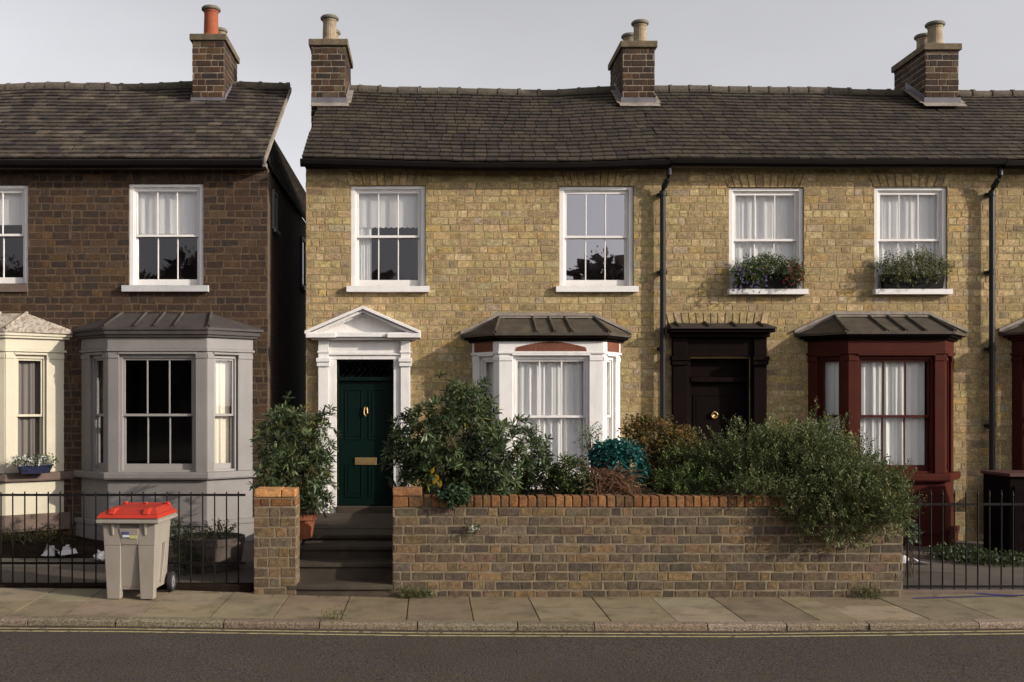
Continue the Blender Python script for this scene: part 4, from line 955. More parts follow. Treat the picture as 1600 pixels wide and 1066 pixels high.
railing([X(1.5 + 18.55 * i, yl) for i in range(-22, 21)], yl, Z(768.5, yl), Z(773.5, yl), Z(880, yl), Z(911, yl), 'railing', 'black iron railing with plain bars along the left garden, behind the bin', (-9, X(396, yl), yl - .12, yl + .07, -.05, Z(911, yl)), False)
yr = 12.2
railing([X(1418 + 18.3 * i, yr) for i in range(0, 26)], yr, Z(766, yr), Z(788, yr), Z(918, yr) + .01, Z(920, yr), 'railing', 'black iron railing with spear tips at the right edge of the photo', (wx1 + .02, 10, yr - .06, yr + .06, -.05, Z(921, yr)), True)

# ================================================================ wheelie bin
bin_ = root('wheelie_bin', (X(210, 11.6), 11.74, zg(-3.2, 11.6) + .004), 'pale grey wheeled bin with a bright red lid standing on the pavement', 'bin')
ca, sa = math.cos(math.radians(-3)), math.sin(math.radians(-3)); bc = bin_.location.copy()
BT = lambda x, y, z_: (bc.x + .88 * (x * ca - y * sa), bc.y + .9 * (x * sa + y * ca), bc.z + .925 * z_)
b = MB(BT)
def zx(z_): return .285 + (.325 - .285) * z_ / .88     # half width with height
def zy(z_): return -.285 - (.33 - .285) * z_ / .88     # front with height
b.taper((-.275, .275, -.235, .27), .10, (-.315, .315, zy(.88) + .045, .325), .88)
for s_ in (-1, 1):
    i0, i1 = .115, .12
    A = lambda z_, w: (s_ * w if s_ > 0 else -zx(z_), zx(z_) if s_ > 0 else s_ * w, zy(z_), zy(z_) + .12)
    b.taper(A(0, .125), 0, A(.62, .105), .62); b.taper(A(.6205, .105), .6205, A(.88, .12), .88)
b.taper((-.1045, .1045, zy(.63) + .002, zy(.63) + .06), .63, (-.1195, .1195, zy(.82) - .012, zy(.82) + .06), .82)
b.taper((-.124, .124, zy(.16) + .05, zy(.16) + .12), .13, (-.1045, .1045, zy(.629) + .012, zy(.629) + .08), .629)
for s_ in (-1, 1):
    b.taper((s_ * .20 - .012, s_ * .20 + .012, zy(.74) - .012, zy(.74) + .02), .74, (s_ * .20 - .016, s_ * .20 + .016, zy(.88) - .03, zy(.88) + .02), .885)
    b.taper((s_ * .275 - .03, s_ * .275 + .03, -.03, .06), .16, (s_ * .325 - .02, s_ * .325 + .02, .02, .10), .62)
b.box(-.385, .385, -.40, .39, .885, .925); b.box(-.375, .375, -.385, .375, .9255, .94)
b.box(-.20, .20, .16, .30, .07, .12)
body = b.build('bin_body', M['bin'], bin_, bevel=.018, seg=3)
l = MB(BT)
l.taper((-.392, .392, -.405, .395), .942, (-.36, .36, -.36, .37), .985); l.taper((-.36, .36, -.36, .37), .9855, (-.27, .27, -.16, .35), 1.045)
l.taper((-.255, -.17, -.375, -.12), .985, (-.24, -.17, -.30, -.12), 1.05); l.taper((.17, .255, -.375, -.12), .985, (.17, .24, -.30, -.12), 1.05)
l.box(-.30, .30, .35, .40, 1.0, 1.055); l.box(-.30, -.24, .30, .345, 1.04, 1.075); l.box(.24, .30, .30, .345, 1.04, 1.075); l.box(-.02, .02, .30, .345, 1.03, 1.07)
l.build('bin_lid', M['bin_red'], bin_, bevel=.012, seg=3)
for s_ in (-1, 1):
    def wheel_prof(r_in, r_out, w0, w1, n=28):
        vs, fs = [], []
        for (r_, w) in ((r_in, w0 + .035), (r_out, w0 + .035), (r_out, w1 + .035), (r_in, w1 + .035)):
            for k in range(n): a = 2 * math.pi * k / n; vs.append((s_ * w, .275 + r_ * math.cos(a), .118 + r_ * math.sin(a)))
        for j in range(4):
            for k in range(n): fs.append((j * n + k, j * n + (k + 1) % n, ((j + 1) % 4) * n + (k + 1) % n, ((j + 1) % 4) * n + k))
        return vs, fs
    w = MB(BT); w.add(*wheel_prof(.075, .118, .275, .335)); wo_ = w.build('wheel', M['rubber'], bin_, bevel=.008)
    w = MB(BT); w.add(*wheel_prof(.018, .0745, .285, .325)); w.add(*wheel_prof(.001, .0175, .28, .34)); w.build('hub', M['hub'], wo_)
s = MB(BT); zy0 = zy(.75) - .0075
s.hexa([(-.075, zy0 - .004, .715), (.005, zy0 - .004, .715), (.005, zy0 + .03, .715), (-.075, zy0 + .03, .715), (-.075, zy0 - .013, .785), (.005, zy0 - .013, .785), (.005, zy0 + .03, .785), (-.075, zy0 + .03, .785)], 1)
s.hexa([(-.075, zy0 - .006, .72), (.005, zy0 - .006, .72), (.005, zy0 + .0, .72), (-.075, zy0 + .0, .72), (-.075, zy0 - .010, .747), (.005, zy0 - .010, .747), (.005, zy0 + .0, .747), (-.075, zy0, .747)], 0)
s.hexa([(.006, zy0 - .003, .705), (.095, zy0 - .003, .705), (.095, zy0 + .03, .705), (.006, zy0 + .03, .705), (.006, zy0 - .007, .74), (.095, zy0 - .007, .74), (.095, zy0 + .03, .74), (.006, zy0 + .03, .74)], 2)
s.build('sticker', [M['st_white'], M['st_blue'], M['st_green']], body)

# ================================================================ plants
def leaves_mesh(name, P, D, L, Wd, C, mat_, parent, droop=.12, seed=0, big=False):
    """one small bent face pair per leaf; numpy arrays"""
    rs = np.random.RandomState(seed); N = len(P)
    D = D / np.linalg.norm(D, axis=1, keepdims=True)
    up = np.tile(np.array([0, 0, 1.0]), (N, 1)) + rs.normal(0, .45, (N, 3))
    side = np.cross(D, up); side /= np.linalg.norm(side, axis=1, keepdims=True) + 1e-9
    nrm = np.cross(side, D)
    L = L[:, None]; Wd = Wd[:, None]
    m_ = P + D * L * .5 + nrm * L * .04
    tip = P + D * L; tip[:, 2] -= (droop * L)[:, 0]
    if big:
        q1, q2 = P + D * L * .35, P + D * L * .72 - np.array([0, 0, 1]) * droop * L * .45
        V = np.stack([P, q1 - side * Wd * .5, q1 + side * Wd * .5, q2 - side * Wd * .45, q2 + side * Wd * .45, tip], 1).reshape(-1, 3)
        k = 6; base = np.arange(N)[:, None] * 6
        tri = np.concatenate([base + np.array([0, 2, 1]), base + np.array([3, 4, 5])], 0); quad = base + np.array([1, 2, 4, 3])
        loops = np.concatenate([tri.ravel(), quad.ravel()]); starts = np.concatenate([np.arange(2 * N) * 3, 6 * N + np.arange(N) * 4]); tot = np.concatenate([np.full(2 * N, 3), np.full(N, 4)])
        colf = np.concatenate([C, C, C], 0)
    else:
        V = np.stack([P, m_ + side * Wd * .5, tip, m_ - side * Wd * .5], 1).reshape(-1, 3)
        loops = np.arange(4 * N); starts = np.arange(N) * 4; tot = np.full(N, 4); colf = C
    off = np.array(origin(parent)) if parent else np.zeros(3)
    V = V - off
    me = bpy.data.meshes.new(name); me.vertices.add(len(V)); me.vertices.foreach_set("co", V.astype(np.float32).ravel())
    me.loops.add(len(loops)); me.loops.foreach_set("vertex_index", loops.astype(np.int32)); me.polygons.add(len(tot))
    me.polygons.foreach_set("loop_start", starts.astype(np.int32)); me.polygons.foreach_set("loop_total", tot.astype(np.int32))
    me.update(calc_edges=True); me.validate()
    me.materials.append(mat_)
    ca = me.color_attributes.new("Col", 'FLOAT_COLOR', 'CORNER'); cc = np.ones((len(loops), 4), np.float32); cc[:, :3] = np.repeat(colf, tot, axis=0); ca.data.foreach_set("color", cc.ravel())
    o = bpy.data.objects.new(name, me); COL.objects.link(o)
    if parent: o.parent = parent
    return o
def sample_crown(ells, n, rs, shell=.5, lump=.25):
    vol = np.array([(e[3] * e[4] * e[5]) ** (2 / 3) for e in ells]); pick = rs.choice(len(ells), n, p=vol / vol.sum())
    E = np.array(ells)[pick]; d = rs.normal(0, 1, (n, 3)); d /= np.linalg.norm(d, axis=1, keepdims=True)
    r = shell + (1 - shell) * rs.rand(n) ** .6
    f = 1 + lump * (np.sin(d[:, 0] * 5.1 + pick * 1.7) * np.sin(d[:, 2] * 4.3 + pick) + .5 * np.sin(d[:, 1] * 7 + d[:, 0] * 6)) * .6
    P = E[:, :3] + d * E[:, 3:6] * (r * f)[:, None]
    return P, d, r
def plant(name, label, cat, base, ells, n, style, pal, seed, keep=None, group=None, L=.1, Wd=.02, nl=10, upb=.5, stems=20, mat_='leaf', shell=.5, stem_r=.008, lump=.3, stemm='bark', spikes=0):
    rs = np.random.RandomState(seed); rng = random.Random(seed)
    ro = root(name, base, label, cat, group)
    P, d, r = sample_crown(ells, n, rs, shell, lump)
    if spikes:
        top = rs.choice(len(P), spikes); P[top] += d[top] * rs.uniform(.02, .12, (spikes, 1)) + np.array([0, 0, 1]) * rs.uniform(0, .16, (spikes, 1))
    if keep is not None:
        k = np.array([keep(*p) for p in P]); P, d, r = P[k], d[k], r[k]
    n = len(P)
    ax = d * .8 + np.array([0, -.05, upb]) + rs.normal(0, .3, (n, 3)); ax /= np.linalg.norm(ax, axis=1, keepdims=True)
    pc = np.array([p[0] for p in pal]); pw = np.array([p[1] for p in pal], float); shootc = pc[rs.choice(len(pal), n, p=pw / pw.sum())]
    a = np.cross(ax, np.array([.3, .2, .93])); a /= np.linalg.norm(a, axis=1, keepdims=True); b = np.cross(ax, a)
    LP, LD, LL, LW, LC = [], [], [], [], []
    ph = rs.rand(n) * 6.28
    for k in range(nl):
        if style == 'whorl':
            an = ph + k * 2.399 + rs.normal(0, .15, n); el = np.radians(rs.uniform(2, 35, n) if k < nl * .7 else rs.uniform(40, 75, n)); pos = P + ax * (rs.rand(n)[:, None] * .02 + (.0 if k < nl * .7 else .015))
            ll = L * rs.uniform(.7, 1.15, n)
        elif style == 'shoot':
            an = ph + k * 2.399; el = np.radians(rs.uniform(35, 65, n)); pos = P + ax * (k / nl * L * 3.2)[..., None] if False else P + ax * (k / nl * L * 3.0)
            ll = L * rs.uniform(.75, 1.2, n) * (1 - .35 * k / nl)
        else:
            an = ph + k * 2.399; el = np.radians(rs.uniform(-10, 70, n)); pos = P + ax * (rs.rand(n) * L * 1.2)[:, None] + rs.normal(0, L * .5, (n, 3)); ll = L * rs.uniform(.6, 1.3, n)
        dd = (a * np.cos(an)[:, None] + b * np.sin(an)[:, None]) * np.cos(el)[:, None] + ax * np.sin(el)[:, None]
        LP.append(pos); LD.append(dd); LL.append(ll); LW.append(Wd * rs.uniform(.75, 1.25, n))
        LC.append(shootc * rs.uniform(.72, 1.3, (n, 1)) * (1 + rs.normal(0, .06, (n, 3))))
    cat_ = lambda q: np.concatenate(q, 0)
    leaves_mesh('foliage', cat_(LP), cat_(LD), cat_(LL), cat_(LW), np.clip(cat_(LC), .002, 1), M[mat_], ro, seed=seed, big=(style == 'whorl'))
    if stems:
        s = MB(); bb = Vector(base); idx = rs.choice(n, min(stems, n), replace=False)
        for i in idx:
            e = Vector(P[i]); h = e - bb
            mid = bb + Vector((h.x * .35 + rng.uniform(-.05, .05), h.y * .35, h.z * .55)); m2 = bb + Vector((h.x * .72, h.y * .72, h.z * .82 + rng.uniform(-.03, .03)))
            s0 = bb + Vector((rng.uniform(-.06, .06), rng.uniform(-.05, .05), -.02))
            s.tube([s0, mid, m2, e + Vector(ax[i]) * .03], [stem_r * 1.5, stem_r, stem_r * .7, stem_r * .35], 5)
        s.build('stems', M[stemm], ro, smooth=True)
    return ro, P
def ell(px, py, d, rx, rz, ry=None):             # crown lobe centred on a photo position at a given distance, radii in photo pixels
    k = d / FPX; return (X(px, d), d, Z(py, d), rx * k, ry if ry else rx * k * .8, rz * k)
OLE = [((0.0540, 0.0806, 0.0312), 4), ((0.0810, 0.1105, 0.0468), 4), ((0.0378, 0.0572, 0.0260), 2.5), ((0.1215, 0.1495, 0.0715), 1.8), ((0.1485, 0.1495, 0.0468), .8)]
behind = lambda x, y, z_: y > YW + .27 or z_ > ztop + .03
plant('shrub', 'big dark green shrub with whorled narrow leaves beside the green door, behind the wall', 'shrub', (X(725, 12.9), 12.95, .93),
      [ell(712, 690, 12.9, 78, 78, .5), ell(730, 635, 12.95, 40, 36, .3), ell(655, 690, 12.85, 38, 52, .35), ell(790, 715, 12.85, 66, 58, .42), ell(835, 745, 12.8, 38, 34, .3), ell(690, 745, 12.7, 70, 34, .35), ell(770, 750, 12.65, 62, 30, .32), ell(625, 720, 12.9, 22, 40, .25)],
      900, 'whorl', OLE, 101, keep=behind, L=.115, Wd=.021, nl=15, stems=46, spikes=80, shell=.5)
plant('shrub', 'leafy shrub in the terracotta pot, between the brick pier and the doorway', 'shrub', (X(474, 13.0), 12.95, .80),
      [ell(452, 700, 12.75, 52, 42, .32), ell(470, 668, 12.8, 44, 30, .25), ell(425, 735, 12.7, 36, 40, .26), ell(487, 745, 12.75, 34, 46, .28), ell(500, 690, 12.8, 26, 36, .22), ell(495, 785, 12.75, 28, 22, .2), ell(440, 660, 12.8, 26, 22, .2), ell(445, 690, 13.6, 44, 44, .4), ell(470, 715, 14.2, 44, 54, .45), ell(450, 760, 14.1, 40, 40, .4)],  # last three lobes, mostly hidden, added to shade the foot of the grey bay
      700, 'whorl', OLE + [((.085, .09, .032), 2)], 102, keep=lambda x, y, z_: (y > 12.4 or z_ > zp + .04) and y < 14.8, L=.105, Wd=.019, nl=13, stems=36, spikes=50, shell=.3, upb=.8)
GRG = [((0.0836, 0.1098, 0.0379), 4), ((0.1230, 0.1479, 0.0595), 3.5), ((0.0512, 0.0687, 0.0253), 2.6), ((0.1771, 0.1909, 0.0902), 1.8), ((0.1574, 0.1384, 0.0541), .7)]
plant('shrub', 'large grey green fine leaved shrub spilling over the right end of the wall', 'shrub', (X(1270, 12.6), 12.5, .93),
      [ell(1180, 715, 12.75, 60, 38, .4), ell(1250, 712, 12.7, 66, 46, .5), ell(1305, 740, 12.5, 70, 46, .5), ell(1350, 785, 12.15, 58, 42, .42), ell(1305, 806, 11.97, 64, 44, .19), ell(1290, 770, 12.2, 78, 42, .4), ell(1380, 800, 12.05, 36, 36, .25), ell(1225, 745, 12.45, 80, 30, .3), ell(1130, 735, 12.75, 44, 30, .3), ell(1190, 772, 12.1, 56, 15, .15), ell(1396, 780, 12.15, 20, 28, .2), ell(1250, 800, 11.99, 40, 22, .1)],
      5600, 'shoot', GRG, 103, keep=lambda x, y, z_: (y > YW + .25 or z_ > ztop + .015 or y < YW - .012) , L=.058, Wd=.0165, nl=10, lump=.6, stems=30, spikes=300, mat_='leaf_matt', shell=.4, upb=.75, stem_r=.005)
RUS = [((0.1235, 0.0858, 0.0286), 4), ((0.1755, 0.1066, 0.0312), 3), ((0.0806, 0.0650, 0.0234), 3), ((0.2470, 0.1300, 0.0364), 1.4), ((0.0780, 0.0806, 0.0260), 2)]
plant('shrub', 'bronze tinged small leaved shrub in front of the dark door', 'shrub', (X(1040, 13.2), 13.2, .93),
      [ell(1020, 680, 13.2, 42, 26, .3), ell(1000, 668, 13.2, 24, 15, .2), ell(1060, 700, 13.2, 40, 32, .32), ell(1085, 725, 13.2, 36, 30, .3), ell(1035, 735, 13.2, 46, 34, .3)],
      1500, 'round', RUS, 104, L=.040, Wd=.026, nl=7, stems=40, mat_='leaf_matt', shell=.35, lump=.45)
TEAL = [((0.0175, 0.1024, 0.0927), 4), ((0.0292, 0.1463, 0.1268), 3), ((0.0117, 0.0634, 0.0634), 3), ((0.0488, 0.1950, 0.1658), 1)]
plant('shrub', 'rounded teal leaved bush beside the heap of dead twigs', 'shrub', (X(965, 12.75), 12.8, .93),
      [ell(971, 727, 12.85, 34, 34, .26), ell(952, 716, 12.85, 26, 20, .2)], 620, 'round', TEAL, 105, L=.046, Wd=.042, nl=7, stems=14, mat_='leaf_matt', shell=.75, lump=.12)
LOW = [((.042, .062, .016), 4), ((.065, .085, .022), 3), ((.028, .042, .014), 3), ((.10, .115, .03), 1)]
plant('shrub', 'low yellowish green bush between the dark shrub and the dead twigs', 'shrub', (X(892, 12.7), 12.7, .93),
      [ell(892, 745, 12.65, 30, 28, .28), ell(872, 755, 12.6, 24, 18, .2), ell(910, 760, 12.6, 18, 14, .18)], 560, 'round', LOW, 106, keep=behind, L=.045, Wd=.02, nl=7, stems=16)
FERN = [((.09, .14, .04), 4), ((.14, .19, .06), 3), ((.035, .055, .02), 3)]
plant('fern', 'bright green ferny plant in shade below the bronze shrub', 'fern', (X(1075, 12.65), 12.65, .93),
      [ell(1060, 725, 12.75, 20, 22, .16), ell(1085, 755, 12.6, 46, 16, .2), ell(1130, 765, 12.55, 50, 12, .2), ell(1050, 760, 12.6, 24, 14, .2)], 420, 'shoot', FERN, 107, keep=behind, L=.055, Wd=.014, nl=10, stems=16)
plant('young_plant', 'slender pale green plant with arching shoots before the white bay', 'plant', (X(928, 13.0), 13.0, .93),
      [ell(920, 715, 13.0, 14, 16, .12), ell(926, 690, 13.0, 14, 12, .1), ell(915, 680, 13.0, 8, 5, .08)], 46, 'shoot', FERN, 108, L=.06, Wd=.014, nl=9, stems=10, shell=.3)
plant('wall_plant', 'small dark green plant hanging over the orange coping near the wall end', 'plant', (X(712, 12.1), YW + .04, ztop - .02),
      [ell(710, 778, 11.98, 22, 13, .09), ell(718, 772, 12.0, 16, 12, .1), ell(700, 782, 11.98, 12, 8, .06)], 75, 'whorl', [((.030, .062, .028), 3), ((.05, .085, .04), 2)], 109, keep=lambda x, y, z_: y < YW - .012 or z_ > ztop + .01, L=.062, Wd=.02, nl=9, stems=8, shell=.2)
ro, P = plant('wall_flower', 'tiny white flowered weed growing out of the brick face', 'plant', (X(742, 12.0), YW - .01, Z(832, 12)),
      [ell(742, 828, 11.99, 8, 7, .035)], 26, 'round', [((.05, .09, .04), 3), ((.25, .28, .22), 2), ((.5, .5, .45), 1.5)], 110, keep=lambda x, y, z_: y < YW - .012, L=.026, Wd=.018, nl=5, stems=3, shell=.2, stem_r=.003)
WEED = [((.05, .075, .02), 3), ((.085, .11, .03), 2), ((.14, .13, .04), 1)]
for (px, py, rx, nn_, lb, sd_) in ((650, 929, 32, 110, 'grassy weeds at the foot of the wall beside the steps', 111), (1362, 928, 18, 60, 'small weeds at the foot of the wall near the right railing', 112)):
    plant('weed', lb, 'weed', (X(px, 11.95), 11.97, zg(X(px, 11.95), 11.97)), [(X(px, 11.95), 11.97, zg(X(px, 11.95)) + .03, rx * 11.95 / FPX, .04, .04)], nn_, 'round', WEED, sd_, keep=lambda x, y, z_: y < YW - .012 and z_ > 0, L=.05, Wd=.009, nl=5, stems=5, shell=.1, group='weeds along the pavement', stem_r=.002)
plant('weed', 'little tuft of grass growing at the kerb', 'weed', (X(522, 10.72), 10.72, zg(-1, 10.7)), [(X(522, 10.72), 10.72, .03, .09, .03, .03)], 40, 'round', WEED, 113, keep=lambda x, y, z_: z_ > 0, L=.05, Wd=.007, nl=4, stems=4, shell=.1, group='weeds along the pavement', stem_r=.002)
# yellow leaves caught in the big shrub
yl_ = MB(); rng = random.Random(8)
ro = root('autumn_leaves', (X(683, 12.35), 12.32, Z(748, 12.35)), 'few bright yellow leaves at the front of the dark shrub', 'leaves')
for (px, py, rot) in ((676, 735, .4), (683, 745, -.5), (688, 756, .1), (680, 752, .8)):
    c0 = Vector((X(px, 12.35), 12.30, Z(py, 12.35))); u = Vector((math.sin(rot), -.2, math.cos(rot))) * .05; w = Vector((math.cos(rot), -.3, -math.sin(rot))) * .022
    yl_.add([c0 - u, c0 + w + Vector((0, -.012, 0)), c0 + u, c0 - w], [(0, 1, 2, 3)], 0, (.62, .36, .02))
yl_.build('leaf', M['petal'], ro)
# dead twigs
tw = MB(); rng = random.Random(17)
ro = root('twig_heap', (X(955, 12.6), 12.6, .93), 'heap of dead brown twigs leaning against the teal bush', 'twig heap')
for i in range(460):
    a = Vector((X(908 + 100 * rng.random(), 12.5), 12.32 + .36 * rng.random(), .94 + .05 * rng.random()))
    f_ = rng.random(); c_ = Vector((X(925 + 62 * rng.random(), 12.5), 12.38 + .28 * rng.random(), .96 + .46 * f_ ** 1.2))
    e_ = c_ + Vector((rng.uniform(-.22, .2), rng.uniform(-.1, .12), rng.uniform(-.10, .16) * (1 - .6 * f_)))
    m1 = a.lerp(c_, .5) + Vector((rng.uniform(-.08, .08), rng.uniform(-.06, .03), rng.uniform(0, .10)))
    tw.tube([a, m1, c_, e_], [.0050, .0045, .004, .0022], 4)
for i in range(60):
    a = Vector((X(900 + 110 * rng.random(), 12.45), 12.36 + .2 * rng.random(), .95 + .1 * rng.random())); b_ = a + Vector((rng.uniform(-.3, .35), rng.uniform(-.1, .1), rng.uniform(-.06, .14)))
    tw.tube([a, (a + b_) / 2 + Vector((0, 0, .04)), b_], [.005, .004, .002], 4)
tw.build('twigs', M['twig'], ro)

# terracotta pot
t = MB(); pc_ = (X(470, 13.0), 12.95); z0 = .545
t.lathe(pc_[0], pc_[1], [(.14, z0), (.165, z0 + .15), (.18, z0 + .22), (.205, z0 + .225), (.21, z0 + .29), (.185, z0 + .295), (.175, z0 + .25)], 28)
tag(t.build('flower_pot', M['terracotta'], None, smooth=False, bevel=.005), 'terracotta flower pot standing on the steps behind the brick pier', 'flower pot')

def blossoms(name, pts, k, L, Wd, col, rs, parent):
    for p in pts:
        leaves_mesh(name, np.repeat(np.array([p]), k, 0), rs.normal(0, 1, (k, 3)), np.full(k, L), np.full(k, Wd), np.array([col]) * rs.uniform(.7, 1.2, (k, 1)), M['petal'], parent)
# window boxes with plants
for (px0, px1, lb, lp, pal, sd_, gd) in ((1152, 1248, 'black window box on the left sill of the house with the red bay', 'green plants with red and violet flowers filling the left window box', [((0.0675, 0.1080, 0.0338), 4), ((0.1148, 0.1553, 0.0473), 3), ((0.1755, 0.1620, 0.0473), 1.5), ((0.0405, 0.0607, 0.0270), 1.5)], 121, 1),
                                   (1380, 1477, 'black window box on the right sill of the house with the red bay', 'grey green trailing foliage filling the right window box', [((0.1148, 0.1350, 0.0567), 4), ((0.1755, 0.1890, 0.0810), 3), ((0.2160, 0.2160, 0.1148), 2), ((0.0607, 0.0702, 0.0338), 1.5)], 122, 2)):
    D_ = 15.87; a, b_ = X(px0, D_), X(px1, D_); zs = B1w[2] + .001
    t = MB(); t.taper((a + .02, b_ - .02, 15.885, 15.99), zs, (a, b_, 15.87, 16.0), zs + .19); t.box(a - .008, b_ + .008, 15.862, 16.005, zs + .1905, zs + .205)
    tag(t.build('window_box', M['trough'], None, bevel=.006), lb, 'window box', 'window boxes on the upper sills')
    cx_ = (px0 + px1) / 2
    el_ = [ell(cx_ - 30, 425, 15.9, 24, 20, .13), ell(cx_, 418, 15.9, 28, 18, .13), ell(cx_ + 30, 424, 15.9, 24, 18, .13)]
    if gd == 1: el_ += [ell(px0 + 18, 437, 15.85, 20, 17, .08), ell(px0 - 4, 432, 15.86, 9, 6, .06), ell(px1 - 2, 430, 15.85, 9, 12, .06), ell(px0 + 45, 412, 15.92, 14, 12, .1)]
    else: el_ += [ell(cx_ - 20, 435, 15.84, 18, 12, .06), ell(cx_ + 18, 436, 15.84, 16, 12, .06), ell(px0 - 3, 420, 15.88, 9, 8, .06), ell(px1 + 2, 418, 15.88, 10, 7, .06), ell(px0 + 5, 440, 15.84, 8, 14, .04), ell(cx_ + 12, 405, 15.92, 12, 10, .1)]
    el_ = [(e[0], e[1], e[2], e[3], e[4], e[5]) for e in el_]
    ro, P = plant('window_box_plant', lp, 'plant', (X(cx_, D_), 15.93, zs + .18), el_, 800, 'shoot' if gd == 2 else 'round', pal, sd_, keep=lambda x, y, z_: y < 15.985 and z_ > zs + .075 and (y < 15.86 or z_ > zs + .2), L=.045, Wd=.018, nl=7, stems=12, stem_r=.004, shell=.25, mat_='leaf_matt', group='plants in the window boxes')
    if gd == 1:
        rs = np.random.RandomState(5); n = 130
        xs_ = np.concatenate([rs.uniform(px0 - 8, px0 + 45, 70), rs.uniform(px0 + 70, px1 + 6, 60)]); ys_ = np.concatenate([rs.uniform(420, 456, 70), rs.uniform(410, 446, 60)])
        Pp = np.stack([(xs_ - VX) * 15.8 / FPX, np.full(n, 15.74) + rs.uniform(-.03, .06, n), HC + (HY - ys_) * 15.8 / FPX], 1)
        for nm_, sel, cc_ in (('violet_blossom', slice(0, 42), (.20, .17, .32)), ('red_blossom', slice(92, n), (.22, .05, .05))):
            blossoms(nm_, Pp[sel], 5, .03, .026, cc_, rs, ro)



# navy pot with white flowers on the cream bay sill
Fc, Lc = Frame((bxH + .595, 15.5, 0), (bxH + 1.276 - bxH - .595, .5, 0)), 0
zs = Z(740, D1)
nv = MB(Frame((X(52, 15.45), 15.50, 0), (.68, .5, 0))); nv.taper((-.20, .20, -.055, .045), zs + .002, (-.24, .24, -.08, .06), zs + .13)
tag(nv.build('flower_trough', M['navy'], None, bevel=.008), 'small navy blue trough on the sill of the cream bay', 'flower trough')
NX, NY = X(54, 15.45), 15.47
ro, P = plant('flowering_plant', 'bushy white flowers in the navy trough on the cream bay sill', 'plant', (NX, NY, zs + .12), [(NX + .68 * t, NY + .5 * t - .02, zs + .17, .13, .10, .06) for t in (-.22, 0, .22)], 150, 'round', [((.04, .065, .02), 3), ((.07, .10, .03), 2)], 131, L=.04, Wd=.018, nl=6, stems=6, shell=.2, stem_r=.003)
rs = np.random.RandomState(6); n = 75; t_ = rs.uniform(-.3, .3, n)
Pp = np.stack([NX + .68 * t_ - .05 + rs.normal(0, .02, n), NY + .5 * t_ - .09 + rs.uniform(-.05, .05, n), zs + .13 + rs.uniform(0, .13, n)], 1)
blossoms('white_blossom', Pp[:62], 7, .032, .03, (.78, .78, .76), rs, ro)

# left garden: half barrel, its plant, litter, low greenery
bx_, by_ = X(325, 13.2), 13.25; br = MB(); zb_ = .131
n = 22
br.lathe(bx_, by_, [(.37, zb_), (.42, zb_ + .2), (.445, zb_ + .40), (.41, zb_ + .40), (.40, zb_ + .33)], n)
for zz, rr in ((zb_ + .08, .396), (zb_ + .31, .439)): br.lathe(bx_, by_, [(rr, zz), (rr + .006, zz + .003), (rr + .008, zz + .04), (rr, zz + .045)], n)
tag(br.build('barrel_planter', M['barrel'], None), 'weathered half barrel planter behind the railing, right of the bin', 'planter')
plant('barrel_plant', 'straggly green plant hanging over the left side of the half barrel', 'plant', (bx_ - .1, by_ - .1, zb_ + .36), [(bx_ - .3, by_ - .2, zb_ + .42, .16, .14, .10), (bx_ - .22, by_ - .42, zb_ + .25, .14, .07, .2), (bx_ + .1, by_, zb_ + .42, .2, .2, .07), (bx_ - .1, by_ - .45, zb_ + .12, .1, .06, .12)], 190, 'shoot', LOW, 141, L=.05, Wd=.02, nl=8, stems=16, shell=.2)
plant('ground_plant', 'straggling dry green growth at the foot of the cream bay', 'plant', (-6.0, 14.9, .25), [(-6.6, 14.75, .28, .5, .25, .14), (-5.9, 14.9, .27, .45, .25, .13), (-5.4, 15.2, .25, .35, .25, .13)], 420, 'round', [((.04, .045, .015), 3), ((.075, .065, .022), 2), ((.13, .11, .03), 1), ((.028, .03, .012), 2)], 142, L=.06, Wd=.016, nl=6, stems=18, shell=.1, stem_r=.003)
def litter(cx, cy, z0, seed, label, name, k, mats_):
    rng = random.Random(seed); m = MB()
    for i in range(k):
        c0 = Vector((cx + rng.uniform(-.22, .22), cy + rng.uniform(-.06, .06), z0 + .004 + .004 * i)); a = rng.uniform(0, 3.1); u = Vector((math.cos(a), math.sin(a) * .6, rng.uniform(-.0, .5))) * rng.uniform(.05, .12); w = Vector((-math.sin(a), math.cos(a) * .6, rng.uniform(.0, .6))) * rng.uniform(.04, .09)
        lift = Vector((0, 0, abs(u.z) + abs(w.z))); nrm = Vector((0, -.002, .003)); pts = [c0 - u - w + lift, c0 + u - w + lift, c0 + u + w + lift + Vector((0, 0, rng.uniform(0, .05))), c0 - u + w + lift]
        m.hexa([tuple(p) for p in pts] + [tuple(p + nrm) for p in pts], rng.choices([0, 1], [4, 1])[0])
    for i in range(k):
        a = rng.uniform(-.15, .15); x = cx + rng.uniform(-.12, .12); h = rng.uniform(.07, .15)
        if name == 'crumpled_paper': m.taper((x - .03, x + .02, cy - .02, cy + .02), z0 + .002, (x - .02 + a * .5, x + .03 + a * .5, cy - .005, cy + .006), z0 + h)
    return tag(m.build(name, mats_, None), label, 'litter', None)
litter(X(92, 14.3), 14.2, .15, 3, 'crumpled white paper lying on the garden ground at left', 'crumpled_paper', 5, [M['paper'], M['hub']])
litter(X(160, 14.0), 13.9, .14, 9, 'torn white and blue packaging on the ground behind the bin', 'torn_packaging', 5, [M['paper'], M['litter_blue']])
